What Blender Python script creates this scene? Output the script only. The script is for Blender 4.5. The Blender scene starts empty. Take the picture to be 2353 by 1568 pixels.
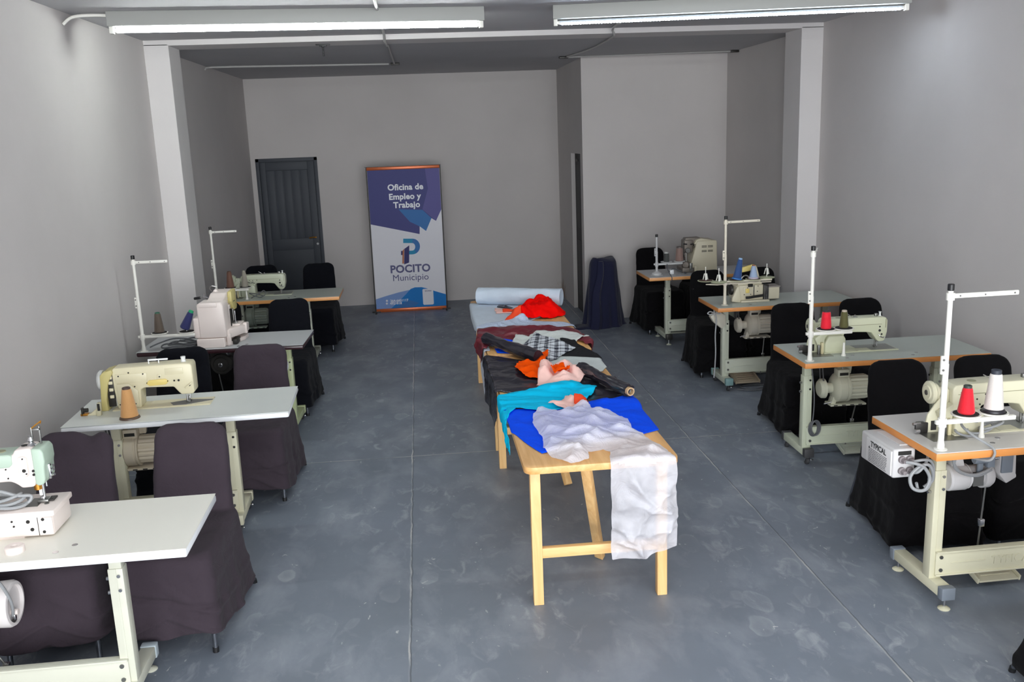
import bpy, bmesh, math, random
import numpy as np
from mathutils import Vector, Matrix, noise as mnoise

random.seed(7)
SC = bpy.context.scene
COL = SC.collection
PI = math.pi

# ------------------------------------------------------------------ camera
F_PX = 2125.33
cam_d = bpy.data.cameras.new('camera')
cam_d.sensor_fit = 'HORIZONTAL'
cam_d.sensor_width = 36.0
cam_d.lens = 36.0 * F_PX / 2353.0
cam_d.clip_end = 200
cam_o = bpy.data.objects.new('camera', cam_d)
COL.objects.link(cam_o)
_p, _y, _r = math.radians(12.487412), math.radians(5.290253), math.radians(-2.145719)
_fw = Vector((math.sin(_y) * math.cos(_p), math.cos(_y) * math.cos(_p), -math.sin(_p)))
_rt = Vector((math.cos(_y), -math.sin(_y), 0.0))
_up = _rt.cross(_fw)
_r2 = math.cos(_r) * _rt + math.sin(_r) * _up
_u2 = -math.sin(_r) * _rt + math.cos(_r) * _up
_m = Matrix((_r2, _u2, -_fw)).transposed().to_4x4()
_m.translation = Vector((0, 0, 2.192))
cam_o.matrix_world = _m
SC.camera = cam_o

# ------------------------------------------------------------------ daylight, exposure
SC.view_settings.view_transform = 'Standard'
SC.view_settings.look = 'None'
SC.view_settings.gamma = 1.0
SC.view_settings.use_curve_mapping = False
SC.view_settings.exposure = 0.26
world = bpy.data.worlds.new('sky')
SC.world = world
world.use_nodes = True
_bg = world.node_tree.nodes['Background']
_bg.inputs[0].default_value = (0.94, 0.97, 1.0, 1)
_bg.inputs[1].default_value = 9.5
TUBE_POWER = 62.0
SC.cycles.max_bounces = 10
SC.cycles.diffuse_bounces = 6
SC.cycles.transparent_max_bounces = 12
# portal in the open shop front, so daylight through it is sampled well
_pd = bpy.data.lights.new('shop_front_daylight', 'AREA')
_pd.shape = 'RECTANGLE'
_pd.size = 5.3
_pd.size_y = 2.6
_pd.cycles.is_portal = True
_po = bpy.data.objects.new('shop_front_daylight', _pd)
_po.location = (0.71, -2.35, 1.35)
_po.rotation_euler = (PI / 2, 0, 0)
COL.objects.link(_po)


# ------------------------------------------------------------------ materials
def lin(c):
    r = []
    for v in c[:3]:
        v = v / 255.0
        r.append(v / 12.92 if v <= 0.04045 else ((v + 0.055) / 1.055) ** 2.4)
    return (r[0], r[1], r[2], 1.0)


MATS = {}


def nodes_of(name):
    m = bpy.data.materials.new(name)
    m.use_nodes = True
    nt = m.node_tree
    return m, nt, nt.nodes['Principled BSDF']


def mat(name, c, rough=0.5, metal=0.0, spec=0.5, bump=0.0, bscale=60.0, var=0.0, vscale=4.0, sheen=0.0, alpha=1.0, coat=0.0):
    """plain procedural material: base colour with slight noise variation and fine bump"""
    if name in MATS:
        return MATS[name]
    m, nt, b = nodes_of(name)
    N, L = nt.nodes, nt.links
    col = lin(c)
    b.inputs['Base Color'].default_value = col
    b.inputs['Roughness'].default_value = rough
    b.inputs['Metallic'].default_value = metal
    b.inputs['Specular IOR Level'].default_value = spec
    if sheen:
        b.inputs['Sheen Weight'].default_value = sheen
        b.inputs['Sheen Roughness'].default_value = 0.4
    if coat:
        b.inputs['Coat Weight'].default_value = coat
    tc = N.new('ShaderNodeTexCoord')
    if var:
        n = N.new('ShaderNodeTexNoise')
        n.inputs['Scale'].default_value = vscale
        n.inputs['Detail'].default_value = 5
        L.new(tc.outputs['Object'], n.inputs['Vector'])
        mx = N.new('ShaderNodeMix')
        mx.data_type = 'RGBA'
        L.new(n.outputs['Fac'], mx.inputs['Factor'])
        mx.inputs['A'].default_value = tuple(max(0, v * (1 - var)) for v in col[:3]) + (1,)
        mx.inputs['B'].default_value = tuple(min(1, v * (1 + var)) for v in col[:3]) + (1,)
        L.new(mx.outputs['Result'], b.inputs['Base Color'])
    if bump:
        n2 = N.new('ShaderNodeTexNoise')
        n2.inputs['Scale'].default_value = bscale
        n2.inputs['Detail'].default_value = 4
        L.new(tc.outputs['Object'], n2.inputs['Vector'])
        bp = N.new('ShaderNodeBump')
        bp.inputs['Strength'].default_value = bump
        bp.inputs['Distance'].default_value = 0.01
        L.new(n2.outputs['Fac'], bp.inputs['Height'])
        L.new(bp.outputs['Normal'], b.inputs['Normal'])
    MATS[name] = m
    return m


def math_node(nt, op, a, b=None, c=None, clamp=False):
    n = nt.nodes.new('ShaderNodeMath')
    n.operation = op
    n.use_clamp = clamp
    for i, v in enumerate((a, b, c)):
        if v is None:
            continue
        if isinstance(v, (int, float)):
            n.inputs[i].default_value = v
        else:
            nt.links.new(v, n.inputs[i])
    return n.outputs[0]


def noise_node(nt, vec, scale, detail=4, rough=0.55, dist=0.0):
    n = nt.nodes.new('ShaderNodeTexNoise')
    n.inputs['Scale'].default_value = scale
    n.inputs['Detail'].default_value = detail
    n.inputs['Roughness'].default_value = rough
    n.inputs['Distortion'].default_value = dist
    nt.links.new(vec, n.inputs['Vector'])
    return n.outputs['Fac']


def ramp(nt, fac, stops):
    r = nt.nodes.new('ShaderNodeValToRGB')
    e = r.color_ramp.elements
    while len(e) < len(stops):
        e.new(0.5)
    for el, (p, v) in zip(e, stops):
        el.position = p
        el.color = v if isinstance(v, tuple) else (v, v, v, 1)
    nt.links.new(fac, r.inputs['Fac'])
    return r.outputs['Color']


def mixc(nt, fac, a, b):
    mx = nt.nodes.new('ShaderNodeMix')
    mx.data_type = 'RGBA'
    for s, v in (('Factor', fac), ('A', a), ('B', b)):
        if isinstance(v, (tuple, float, int)):
            mx.inputs[s].default_value = v
        else:
            nt.links.new(v, mx.inputs[s])
    return mx.outputs['Result']


def map_node(nt, vec, scale=(1, 1, 1), rot=(0, 0, 0)):
    mp = nt.nodes.new('ShaderNodeMapping')
    mp.inputs['Scale'].default_value = scale
    mp.inputs['Rotation'].default_value = rot
    nt.links.new(vec, mp.inputs['Vector'])
    return mp.outputs['Vector']


def floor_material():
    m, nt, b = nodes_of('painted_concrete')
    L = nt.links
    tc = nt.nodes.new('ShaderNodeTexCoord')
    P = tc.outputs['Object']
    base = ramp(nt, noise_node(nt, P, 1.3, 6, 0.6), [(0.3, lin((114, 121, 132))), (0.7, lin((127, 135, 147)))])
    # pale dust swipes
    sw = noise_node(nt, map_node(nt, P, (1.5, 0.8, 1), (0, 0, 0.35)), 2.6, 9, 0.58, 0.3)
    swm = ramp(nt, sw, [(0.48, 0.0), (0.70, 1.0)])
    f1 = math_node(nt, 'MULTIPLY', swm, 0.34)
    c1 = mixc(nt, f1, base, lin((178, 184, 192)))
    s2 = ramp(nt, noise_node(nt, map_node(nt, P, (1.4, 0.8, 1), (0, 0, -0.4)), 7.5, 6, 0.62, 0.8), [(0.55, 0.0), (0.70, 1.0)])
    g2 = ramp(nt, noise_node(nt, P, 0.7, 3), [(0.42, 0.0), (0.58, 1.0)])
    c1 = mixc(nt, math_node(nt, 'MULTIPLY', math_node(nt, 'MULTIPLY', s2, g2), 0.42), c1, lin((196, 200, 206)))
    # footprints and rounded scuffs
    v = nt.nodes.new('ShaderNodeTexVoronoi')
    v.feature = 'F1'
    v.inputs['Scale'].default_value = 5.2
    v.inputs['Randomness'].default_value = 1.0
    vn = nt.nodes.new('ShaderNodeVectorMath')
    vn.operation = 'ADD'
    nz = nt.nodes.new('ShaderNodeTexNoise')
    nz.inputs['Scale'].default_value = 5
    L.new(P, nz.inputs['Vector'])
    sc = nt.nodes.new('ShaderNodeVectorMath')
    sc.operation = 'SCALE'
    sc.inputs['Scale'].default_value = 0.10
    L.new(nz.outputs['Color'], sc.inputs[0])
    L.new(P, vn.inputs[0])
    L.new(sc.outputs[0], vn.inputs[1])
    L.new(map_node(nt, vn.outputs[0], (1.0, 0.55, 1), (0, 0, 0.15)), v.inputs['Vector'])
    ring = ramp(nt, v.outputs['Distance'], [(0.0, 0.25), (0.20, 0.40), (0.29, 0.85), (0.315, 0.0)])
    gate = ramp(nt, noise_node(nt, P, 0.9, 3), [(0.48, 0.0), (0.60, 1.0)])
    f2 = math_node(nt, 'MULTIPLY', math_node(nt, 'MULTIPLY', ring, gate), math_node(nt, 'ADD', math_node(nt, 'MULTIPLY', swm, 0.9), 0.30))
    c2 = mixc(nt, f2, c1, lin((170, 176, 182)))
    # small chips and crumbs of plaster
    chips = noise_node(nt, map_node(nt, P, (1, 0.6, 1), (0, 0, -0.6)), 26, 2, 0.5, 1.2)
    cm = ramp(nt, chips, [(0.71, 0.0), (0.73, 1.0)])
    cg = ramp(nt, noise_node(nt, P, 1.7, 4), [(0.50, 0.0), (0.58, 1.0)])
    f3 = math_node(nt, 'MULTIPLY', math_node(nt, 'MULTIPLY', cm, cg), 0.8)
    c3 = mixc(nt, f3, c2, lin((205, 205, 205)))
    # joints between the slabs
    sx = nt.nodes.new('ShaderNodeSeparateXYZ')
    L.new(P, sx.inputs[0])
    wob = math_node(nt, 'MULTIPLY', math_node(nt, 'SUBTRACT', noise_node(nt, P, 6, 3), 0.5), 0.02)

    def line(axis, at, w):
        d = math_node(nt, 'ABSOLUTE', math_node(nt, 'ADD', math_node(nt, 'SUBTRACT', sx.outputs[axis], at), wob))
        return ramp(nt, math_node(nt, 'DIVIDE', d, w), [(0.35, 1.0), (1.0, 0.0)])
    seams = None
    for axis, at in ((0, -0.153), (0, 1.855), (1, 6.275), (1, 9.6), (1, 2.95)):
        s = line(axis, at, 0.005)
        seams = s if seams is None else math_node(nt, 'MAXIMUM', seams, s)
    worn = ramp(nt, noise_node(nt, P, 2.5, 4), [(0.40, 0.1), (0.62, 0.9)])
    c4 = mixc(nt, math_node(nt, 'MULTIPLY', seams, 0.6), c3, lin((58, 62, 68)))
    edge = None
    for axis, at in ((0, -0.159), (0, 1.849), (1, 6.281)):
        s = line(axis, at, 0.006)
        edge = s if edge is None else math_node(nt, 'MAXIMUM', edge, s)
    c5 = mixc(nt, math_node(nt, 'MULTIPLY', edge, worn), c4, lin((205, 203, 200)))
    L.new(c5, b.inputs['Base Color'])
    rr = ramp(nt, noise_node(nt, P, 2.2, 5), [(0.3, 0.38), (0.7, 0.56)])
    L.new(rr, b.inputs['Roughness'])
    b.inputs['Specular IOR Level'].default_value = 0.45
    bp = nt.nodes.new('ShaderNodeBump')
    bp.inputs['Strength'].default_value = 0.12
    bp.inputs['Distance'].default_value = 0.01
    hh = math_node(nt, 'SUBTRACT', noise_node(nt, P, 6, 5), math_node(nt, 'MULTIPLY', seams, 0.5))
    L.new(hh, bp.inputs['Height'])
    L.new(bp.outputs['Normal'], b.inputs['Normal'])
    return m


def plaster(name, c, stain=None):
    m, nt, b = nodes_of(name)
    L = nt.links
    tc = nt.nodes.new('ShaderNodeTexCoord')
    P = tc.outputs['Object']
    col = lin(c)
    lo = tuple(v * 0.94 for v in col[:3]) + (1,)
    hi = tuple(min(1, v * 1.05) for v in col[:3]) + (1,)
    c0 = ramp(nt, noise_node(nt, P, 0.8, 5), [(0.3, lo), (0.7, hi)])
    if stain:
        # bare, crumbling plaster near a given point
        d = nt.nodes.new('ShaderNodeVectorMath')
        d.operation = 'DISTANCE'
        L.new(P, d.inputs[0])
        d.inputs[1].default_value = stain
        dd = math_node(nt, 'ADD', d.outputs['Value'], math_node(nt, 'MULTIPLY', noise_node(nt, P, 9, 4), 0.35))
        c0 = mixc(nt, ramp(nt, dd, [(0.28, 0.9), (0.42, 0.0)]), c0, lin((160, 140, 125)))
    L.new(c0, b.inputs['Base Color'])
    b.inputs['Roughness'].default_value = 0.85
    b.inputs['Specular IOR Level'].default_value = 0.25
    bp = nt.nodes.new('ShaderNodeBump')
    bp.inputs['Strength'].default_value = 0.18
    bp.inputs['Distance'].default_value = 0.01
    hh = math_node(nt, 'ADD', noise_node(nt, P, 3, 5), math_node(nt, 'MULTIPLY', noise_node(nt, P, 90, 3), 0.25))
    L.new(hh, bp.inputs['Height'])
    L.new(bp.outputs['Normal'], b.inputs['Normal'])
    return m


def wood_material(name, c_lo, c_hi, axis=1, scale=9.0):
    m, nt, b = nodes_of(name)
    L = nt.links
    tc = nt.nodes.new('ShaderNodeTexCoord')
    s = [14, 14, 14]
    s[axis] = 0.9
    P = map_node(nt, tc.outputs['Object'], tuple(s))
    g = noise_node(nt, P, 2.0, 6, 0.6, 0.8)
    c0 = ramp(nt, g, [(0.3, lin(c_lo)), (0.68, lin(c_hi))])
    kn = ramp(nt, noise_node(nt, tc.outputs['Object'], 8, 2), [(0.74, 0.0), (0.80, 0.7)])
    c1 = mixc(nt, kn, c0, lin((150, 95, 50)))
    L.new(c1, b.inputs['Base Color'])
    b.inputs['Roughness'].default_value = 0.45
    bp = nt.nodes.new('ShaderNodeBump')
    bp.inputs['Strength'].default_value = 0.08
    bp.inputs['Distance'].default_value = 0.005
    L.new(g, bp.inputs['Height'])
    L.new(bp.outputs['Normal'], b.inputs['Normal'])
    return m


def fabric(name, c, rough=0.85, spec=0.2, sheen=0.15, weave=420.0, crease=0.35, cscale=14.0):
    """woven cloth: weave bump plus larger soft creases"""
    if name in MATS:
        return MATS[name]
    m, nt, b = nodes_of(name)
    L = nt.links
    tc = nt.nodes.new('ShaderNodeTexCoord')
    P = tc.outputs['Object']
    col = lin(c)
    c0 = ramp(nt, noise_node(nt, P, 6, 4), [(0.3, tuple(v * 0.95 for v in col[:3]) + (1,)), (0.7, tuple(min(1, v * 1.06) for v in col[:3]) + (1,))])
    L.new(c0, b.inputs['Base Color'])
    b.inputs['Roughness'].default_value = rough
    b.inputs['Specular IOR Level'].default_value = spec
    b.inputs['Sheen Weight'].default_value = sheen
    bp = nt.nodes.new('ShaderNodeBump')
    bp.inputs['Strength'].default_value = crease
    bp.inputs['Distance'].default_value = 0.02
    rid = math_node(nt, 'POWER', math_node(nt, 'ABSOLUTE', math_node(nt, 'SUBTRACT', noise_node(nt, P, cscale * .6, 3, 0.5, 1.2), 0.5)), 0.7)
    hh = math_node(nt, 'ADD', math_node(nt, 'ADD', noise_node(nt, P, cscale, 5, 0.6, 0.5), rid), math_node(nt, 'MULTIPLY', noise_node(nt, P, weave, 2), 0.04))
    L.new(hh, bp.inputs['Height'])
    L.new(bp.outputs['Normal'], b.inputs['Normal'])
    MATS[name] = m
    return m


def tulle_material(name='white_tulle', t0=0.03, t1=0.14):
    m, nt, b = nodes_of(name)
    L = nt.links
    tc = nt.nodes.new('ShaderNodeTexCoord')
    P = tc.outputs['Object']
    b.inputs['Base Color'].default_value = lin((244, 244, 252))
    b.inputs['Roughness'].default_value = 0.6
    bp = nt.nodes.new('ShaderNodeBump')
    bp.inputs['Strength'].default_value = 0.35
    bp.inputs['Distance'].default_value = 0.02
    rid = math_node(nt, 'ABSOLUTE', math_node(nt, 'SUBTRACT', noise_node(nt, P, 9, 4, 0.6, 1.6), 0.5))
    L.new(math_node(nt, 'POWER', rid, 0.6), bp.inputs['Height'])
    L.new(bp.outputs['Normal'], b.inputs['Normal'])
    tl = nt.nodes.new('ShaderNodeBsdfTranslucent')
    tl.inputs['Color'].default_value = lin((244, 244, 252))
    tr = nt.nodes.new('ShaderNodeBsdfTransparent')
    m1 = nt.nodes.new('ShaderNodeMixShader')
    m1.inputs[0].default_value = 0.30
    L.new(b.outputs[0], m1.inputs[1])
    L.new(tl.outputs[0], m1.inputs[2])
    m2 = nt.nodes.new('ShaderNodeMixShader')
    fr = ramp(nt, noise_node(nt, P, 7, 3), [(0.3, t0), (0.7, t1)])
    L.new(fr, m2.inputs[0])
    L.new(m1.outputs[0], m2.inputs[1])
    L.new(tr.outputs[0], m2.inputs[2])
    L.new(m2.outputs[0], nt.nodes['Material Output'].inputs['Surface'])
    return m


def plaid_material():
    m, nt, b = nodes_of('plaid_cotton')
    L = nt.links
    tc = nt.nodes.new('ShaderNodeTexCoord')
    P = map_node(nt, tc.outputs['Object'], (1, 1, 1), (0, 0, 0.16))
    sx = nt.nodes.new('ShaderNodeSeparateXYZ')
    L.new(P, sx.inputs[0])

    def band(o, period, off, w):
        f = math_node(nt, 'FRACT', math_node(nt, 'ADD', math_node(nt, 'DIVIDE', o, period), off))
        return math_node(nt, 'LESS_THAN', f, w)
    tot = None
    for o in (sx.outputs[0], sx.outputs[1]):
        s = math_node(nt, 'ADD', math_node(nt, 'MULTIPLY', band(o, 0.072, 0.0, 0.40), 0.55),
                      math_node(nt, 'ADD', math_node(nt, 'MULTIPLY', band(o, 0.072, 0.42, 0.06), 0.35),
                                math_node(nt, 'MULTIPLY', band(o, 0.072, 0.78, 0.06), 0.35)))
        tot = s if tot is None else math_node(nt, 'ADD', tot, s, clamp=True)
    L.new(mixc(nt, tot, lin((222, 226, 232)), lin((24, 27, 48))), b.inputs['Base Color'])
    b.inputs['Roughness'].default_value = 0.85
    return m


def emit(name, c, s):
    m, nt, b = nodes_of(name)
    b.inputs['Base Color'].default_value = (1, 1, 1, 1)
    b.inputs['Emission Color'].default_value = lin(c)
    b.inputs['Emission Strength'].default_value = s
    return m


# ------------------------------------------------------------------ mesh helpers
class MB:
    """collects shapes and links them as ONE mesh object"""

    def __init__(s, M=None):
        s.v, s.f, s.fm, s.mats = [], [], [], []
        s.M = M or Matrix()

    def mi(s, m):
        if m not in s.mats:
            s.mats.append(m)
        return s.mats.index(m)

    def raw(s, verts, faces, m, M=None):
        k = len(s.v)
        MM = s.M @ M if M is not None else s.M
        s.v += [tuple(MM @ Vector(p)) for p in verts]
        i = s.mi(m)
        s.f += [tuple(k + j for j in f) for f in faces]
        s.fm += [i] * len(faces)
        return s

    def bm(s, b, m, M=None):
        b.verts.index_update()
        vs = [v.co.copy() for v in b.verts]
        fs = [[v.index for v in f.verts] for f in b.faces]
        b.free()
        return s.raw(vs, fs, m, M)

    def box(s, x0, x1, y0, y1, z0, z1, m, bev=0.0, seg=2, M=None):
        b = bmesh.new()
        bmesh.ops.create_cube(b, size=1.0, matrix=Matrix.Translation(((x0 + x1) / 2, (y0 + y1) / 2, (z0 + z1) / 2)) @ Matrix.Diagonal((abs(x1 - x0), abs(y1 - y0), abs(z1 - z0), 1)))
        if bev:
            bmesh.ops.bevel(b, geom=b.edges[:], offset=bev, segments=seg, profile=0.5, affect='EDGES')
        return s.bm(b, m, M)

    def prism(s, poly, axis, a, c, m, bev=0.0, seg=2, M=None):
        """extrude a polygon; axis 'x','y','z' is the extrusion direction from a to c"""
        def P(u, v, w):
            return {'y': (u, w, v), 'x': (w, u, v), 'z': (u, v, w)}[axis]
        b = bmesh.new()
        lo = [b.verts.new(P(u, v, a)) for u, v in poly]
        hi = [b.verts.new(P(u, v, c)) for u, v in poly]
        n = len(poly)
        b.faces.new(lo)
        b.faces.new(hi[::-1])
        for i in range(n):
            b.faces.new((lo[i], hi[i], hi[(i + 1) % n], lo[(i + 1) % n]))
        bmesh.ops.recalc_face_normals(b, faces=b.faces[:])
        if bev:
            bmesh.ops.bevel(b, geom=b.edges[:], offset=bev, segments=seg, profile=0.5, affect='EDGES')
        return s.bm(b, m, M)

    def rings(s, rings, m, cap0=True, cap1=True, closed=False, M=None):
        n = len(rings[0])
        vs = [p for r in rings for p in r]
        fs = []
        R = len(rings)
        for k in range(R if closed else R - 1):
            k2 = (k + 1) % R
            for i in range(n):
                j = (i + 1) % n
                fs.append((k * n + i, k * n + j, k2 * n + j, k2 * n + i))
        if not closed:
            if cap0:
                fs.append(tuple(range(n))[::-1])
            if cap1:
                fs.append(tuple((R - 1) * n + i for i in range(n)))
        return s.raw(vs, fs, m, M)

    def lathe(s, prof, c, m, axis=(0, 0, 1), n=20, M=None, star=None):
        """profile [(r, h)] turned about an axis through c"""
        q = Vector((0, 0, 1)).rotation_difference(Vector(axis).normalized())
        c = Vector(c)
        rr = []
        for r, h in prof:
            ring = []
            for i in range(n):
                a = 2 * PI * i / n
                k = star(i, r) if star else r
                ring.append(tuple(c + q @ Vector((k * math.cos(a), k * math.sin(a), h))))
            rr.append(ring)
        return s.rings(rr, m, M=M)

    def cyl(s, p0, p1, r, m, r1=None, n=16, bev=0.0, M=None):
        d = Vector(p1) - Vector(p0)
        h = d.length
        r1 = r if r1 is None else r1
        pr = [(r, 0), (r1, h)]
        if bev:
            pr = [(r - bev, 0), (r, bev), (r1, h - bev), (r1 - bev, h)]
        return s.lathe(pr, p0, m, axis=d, n=n, M=M)

    def tube(s, pts, r, m, n=8, closed=False, M=None):
        pts = [Vector(p) for p in pts]
        k = len(pts)
        rr = []
        up = None
        for i, p in enumerate(pts):
            if closed:
                t = pts[(i + 1) % k] - pts[i - 1]
            else:
                t = pts[min(i + 1, k - 1)] - pts[max(i - 1, 0)]
            t.normalize()
            if up is None:
                up = Vector((0, 0, 1)) if abs(t.z) < 0.9 else Vector((1, 0, 0))
            sx = t.cross(up)
            if sx.length < 1e-5:
                sx = t.orthogonal()
            sx.normalize()
            up = sx.cross(t).normalized()
            rr.append([tuple(p + r * (math.cos(2 * PI * j / n) * sx + math.sin(2 * PI * j / n) * up)) for j in range(n)])
        return s.rings(rr, m, closed=closed, M=M)

    def mesh(s, name, smooth=35):
        me = bpy.data.meshes.new(name)
        me.from_pydata(s.v, [], s.f)
        for m in s.mats:
            me.materials.append(m)
        me.polygons.foreach_set('material_index', s.fm)
        b = bmesh.new()
        b.from_mesh(me)
        bmesh.ops.recalc_face_normals(b, faces=b.faces[:])
        b.to_mesh(me)
        b.free()
        if smooth:
            me.polygons.foreach_set('use_smooth', [True] * len(me.polygons))
            me.set_sharp_from_angle(angle=math.radians(smooth))
        me.update()
        return me

    def build(s, name, parent=None, smooth=35, label=None):
        o = bpy.data.objects.new(name, s.mesh(name, smooth))
        COL.objects.link(o)
        if parent is not None:
            o.parent = parent
        if label:
            o['label'] = label
        return o


def smooth_pts(pts, sub=6):
    """Catmull-Rom through the points"""
    P = [Vector(p) for p in pts]
    out = []
    for i in range(len(P) - 1):
        p0, p1, p2, p3 = P[max(i - 1, 0)], P[i], P[i + 1], P[min(i + 2, len(P) - 1)]
        for k in range(sub):
            t = k / sub
            out.append(0.5 * ((2 * p1) + (p2 - p0) * t + (2 * p0 - 5 * p1 + 4 * p2 - p3) * t * t + (3 * p1 - p0 - 3 * p2 + p3) * t ** 3))
    out.append(P[-1])
    return out


def thing(name, label, cat, loc=(0, 0, 0), rz=0.0, group=None):
    o = bpy.data.objects.new(name, None)
    o.empty_display_size = 0.1
    COL.objects.link(o)
    o.location = loc
    o.rotation_euler = (0, 0, rz)
    return tag(o, label, cat, group)


def tag(o, label, cat, group=None):
    o['label'] = label
    o['category'] = cat
    if group:
        o['group'] = group
    return o


def structure(o):
    o['kind'] = 'structure'
    return o


_TX = {}


def text_mesh(txt, size, bold=0.0, depth=0.0004, m=None, space=1.0):
    """lettering as a mesh in the XY plane, centred on x"""
    cu = bpy.data.curves.new('lettering', 'FONT')
    cu.body = txt
    cu.size = size
    cu.align_x = 'CENTER'
    cu.offset = bold
    cu.extrude = depth
    cu.space_character = space
    cu.resolution_u = 3
    o = bpy.data.objects.new('lettering', cu)
    COL.objects.link(o)
    dg = bpy.context.evaluated_depsgraph_get()
    me = bpy.data.meshes.new_from_object(o.evaluated_get(dg))
    bpy.data.objects.remove(o)
    bpy.data.curves.remove(cu)
    me.materials.clear()
    me.materials.append(m)
    me.name = 'lettering'
    return me


def put_mesh(name, me, parent, M):
    o = bpy.data.objects.new(name, me)
    COL.objects.link(o)
    o.parent = parent
    o.matrix_local = M
    return o


def frame_matrix(origin, xdir, ydir):
    x = Vector(xdir).normalized()
    y = Vector(ydir).normalized()
    z = x.cross(y)
    M = Matrix((x, y, z)).transposed().to_4x4()
    M.translation = Vector(origin)
    return M


# shared palette
WHITE_LAM = mat('pale_laminate', (222, 226, 222), 0.32, spec=0.4, var=0.03)
GREY_LAM = mat('grey_laminate', (186, 188, 190), 0.35, spec=0.4, var=0.03)
GREEN_LAM = mat('green_grey_laminate', (176, 182, 174), 0.35, spec=0.4, var=0.04)
WHITE_EDGE = mat('white_edge_band', (238, 240, 242), 0.35)
ORANGE_EDGE = mat('orange_wood_edge', (214, 140, 74), 0.4, var=0.12, vscale=12)
TAN_EDGE = mat('tan_wood_edge', (222, 156, 92), 0.4, var=0.08, vscale=12)
MAROON_EDGE = mat('maroon_edge', (58, 34, 40), 0.25)
CREAM_STEEL = mat('cream_steel', (212, 208, 182), 0.42, spec=0.4)
GREEN_STEEL = mat('pale_green_steel', (200, 206, 184), 0.42, spec=0.4)
GREY_STEEL = mat('greenish_grey_steel', (190, 194, 178), 0.42, spec=0.4)
CAP_GREY = mat('grey_plastic', (120, 128, 138), 0.5)
CAP_TEAL = mat('teal_plastic', (118, 150, 150), 0.5)
BLACK_PL = mat('black_plastic', (24, 24, 26), 0.4)
DARK_PL = mat('dark_grey_plastic', (62, 62, 64), 0.5)
CHROME = mat('bright_metal', (200, 200, 202), 0.22, metal=1.0)
STEEL = mat('dull_metal', (135, 135, 132), 0.38, metal=0.9)
DARK_METAL = mat('dark_metal', (60, 58, 56), 0.45, metal=0.6)
WHITE_PAINT = mat('white_painted_metal', (232, 230, 222), 0.4)
BEIGE = mat('beige_enamel', (214, 206, 180), 0.34, spec=0.45)
PALE_GREEN = mat('pale_green_enamel', (204, 206, 178), 0.32, spec=0.45)
SAGE = mat('sage_plastic', (172, 190, 174), 0.4)
PINKISH = mat('pinkish_white_enamel', (232, 220, 214), 0.36, spec=0.45)
OLIVE_PL = mat('olive_yellow_plastic', (196, 184, 122), 0.45)
YELLOW_PL = mat('yellow_plastic', (228, 206, 122), 0.45)
BRASS = mat('brass', (200, 140, 60), 0.3, metal=0.9)
CORD_GREY = mat('grey_cord', (146, 148, 150), 0.5)
CORD_DARK = mat('dark_cord', (92, 94, 98), 0.5)
HOLE = mat('dark_recess', (28, 27, 25), 0.7)
BOX_GREY = mat('light_grey_plastic', (196, 194, 194), 0.45)
MOTOR_BEIGE = mat('motor_beige', (206, 194, 172), 0.45)
MOTOR_GREEN = mat('motor_green_grey', (150, 160, 148), 0.45)
MOTOR_GREY = mat('motor_grey', (196, 190, 176), 0.45)
INK = mat('dark_ink', (60, 62, 62), 0.6)

# ================================================================== THE ROOM
XL, XR, YB, YF = -2.19, 3.61, 12.67, -2.40
ZC, ZB = 3.066, 3.035
WALL = plaster('grey_wall_plaster', (198, 193, 191))
WALL_B = plaster('grey_wall_plaster_with_bare_patch', (198, 193, 191), stain=(1.9, 12.5, 0.0))
CEIL = plaster('grey_ceiling_plaster', (178, 177, 179))
FLOOR = floor_material()

m = MB(); m.box(XL - .15, XR + .15, YF - .2, YB + .15, -.12, 0, FLOOR)
structure(m.build('floor', smooth=0))
m = MB(); m.box(XL - .15, XR + .15, YF - .2, 8.3, ZC, ZC + .15, CEIL); m.box(XL - .15, XR + .15, 8.3, YB + .15, ZB, ZC + .15, CEIL)
structure(m.build('ceiling', smooth=0))
m = MB(); m.box(XL - .15, XL, YF - .2, YB + .15, 0, ZC, WALL)
structure(m.build('wall_left', smooth=0))
m = MB(); m.box(XR, XR + .15, YF - .2, YB + .15, 0, ZC, WALL)
structure(m.build('wall_right', smooth=0))
DX0, DX1, DH = -2.131, -1.328, 2.02
m = MB()
m.box(XL, DX0, YB, YB + .15, 0, ZB, WALL); m.box(DX1, XR, YB, YB + .15, 0, ZB, WALL_B); m.box(DX0, DX1, YB, YB + .15, DH, ZB, WALL)
structure(m.build('wall_back', smooth=0))
# block in the far right corner, its narrow doorway open onto an unlit room
NX, NY = 1.90, 10.79
OY0, OY1, OH = 10.95, 11.62, 1.96
m = MB()
m.box(NX, NX + .05, NY, OY0, 0, ZB, WALL); m.box(NX, NX + .05, OY1, YB, 0, ZB, WALL_B); m.box(NX, NX + .05, OY0, OY1, OH, ZB, WALL)
structure(m.build('wall_nook_side', smooth=0))
m = MB(); m.box(NX + .05, XR, NY, NY + .12, 0, ZB, WALL)
structure(m.build('wall_nook_front', smooth=0))
m = MB()
m.box(XL, -1.95, YF - .2, YF, 0, ZC, WALL); m.box(3.37, XR, YF - .2, YF, 0, ZC, WALL); m.box(-1.95, 3.37, YF - .2, YF, 2.72, ZC, WALL)
structure(m.build('wall_front', smooth=0))
PIL = plaster('pilaster_plaster', (206, 202, 201))
m = MB(); m.box(XL, -1.99, 8.2, 8.57, 0, ZB, PIL, .004)
structure(m.build('pillar_left', smooth=0))
m = MB(); m.box(3.41, XR, 8.2, 8.57, 0, ZB, PIL, .004)
structure(m.build('pillar_right', smooth=0))
m = MB(); m.box(XL, XR, 8.2, 8.57, 3.022, ZC + .02, PIL, .004)
structure(m.build('beam', smooth=0))

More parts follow.
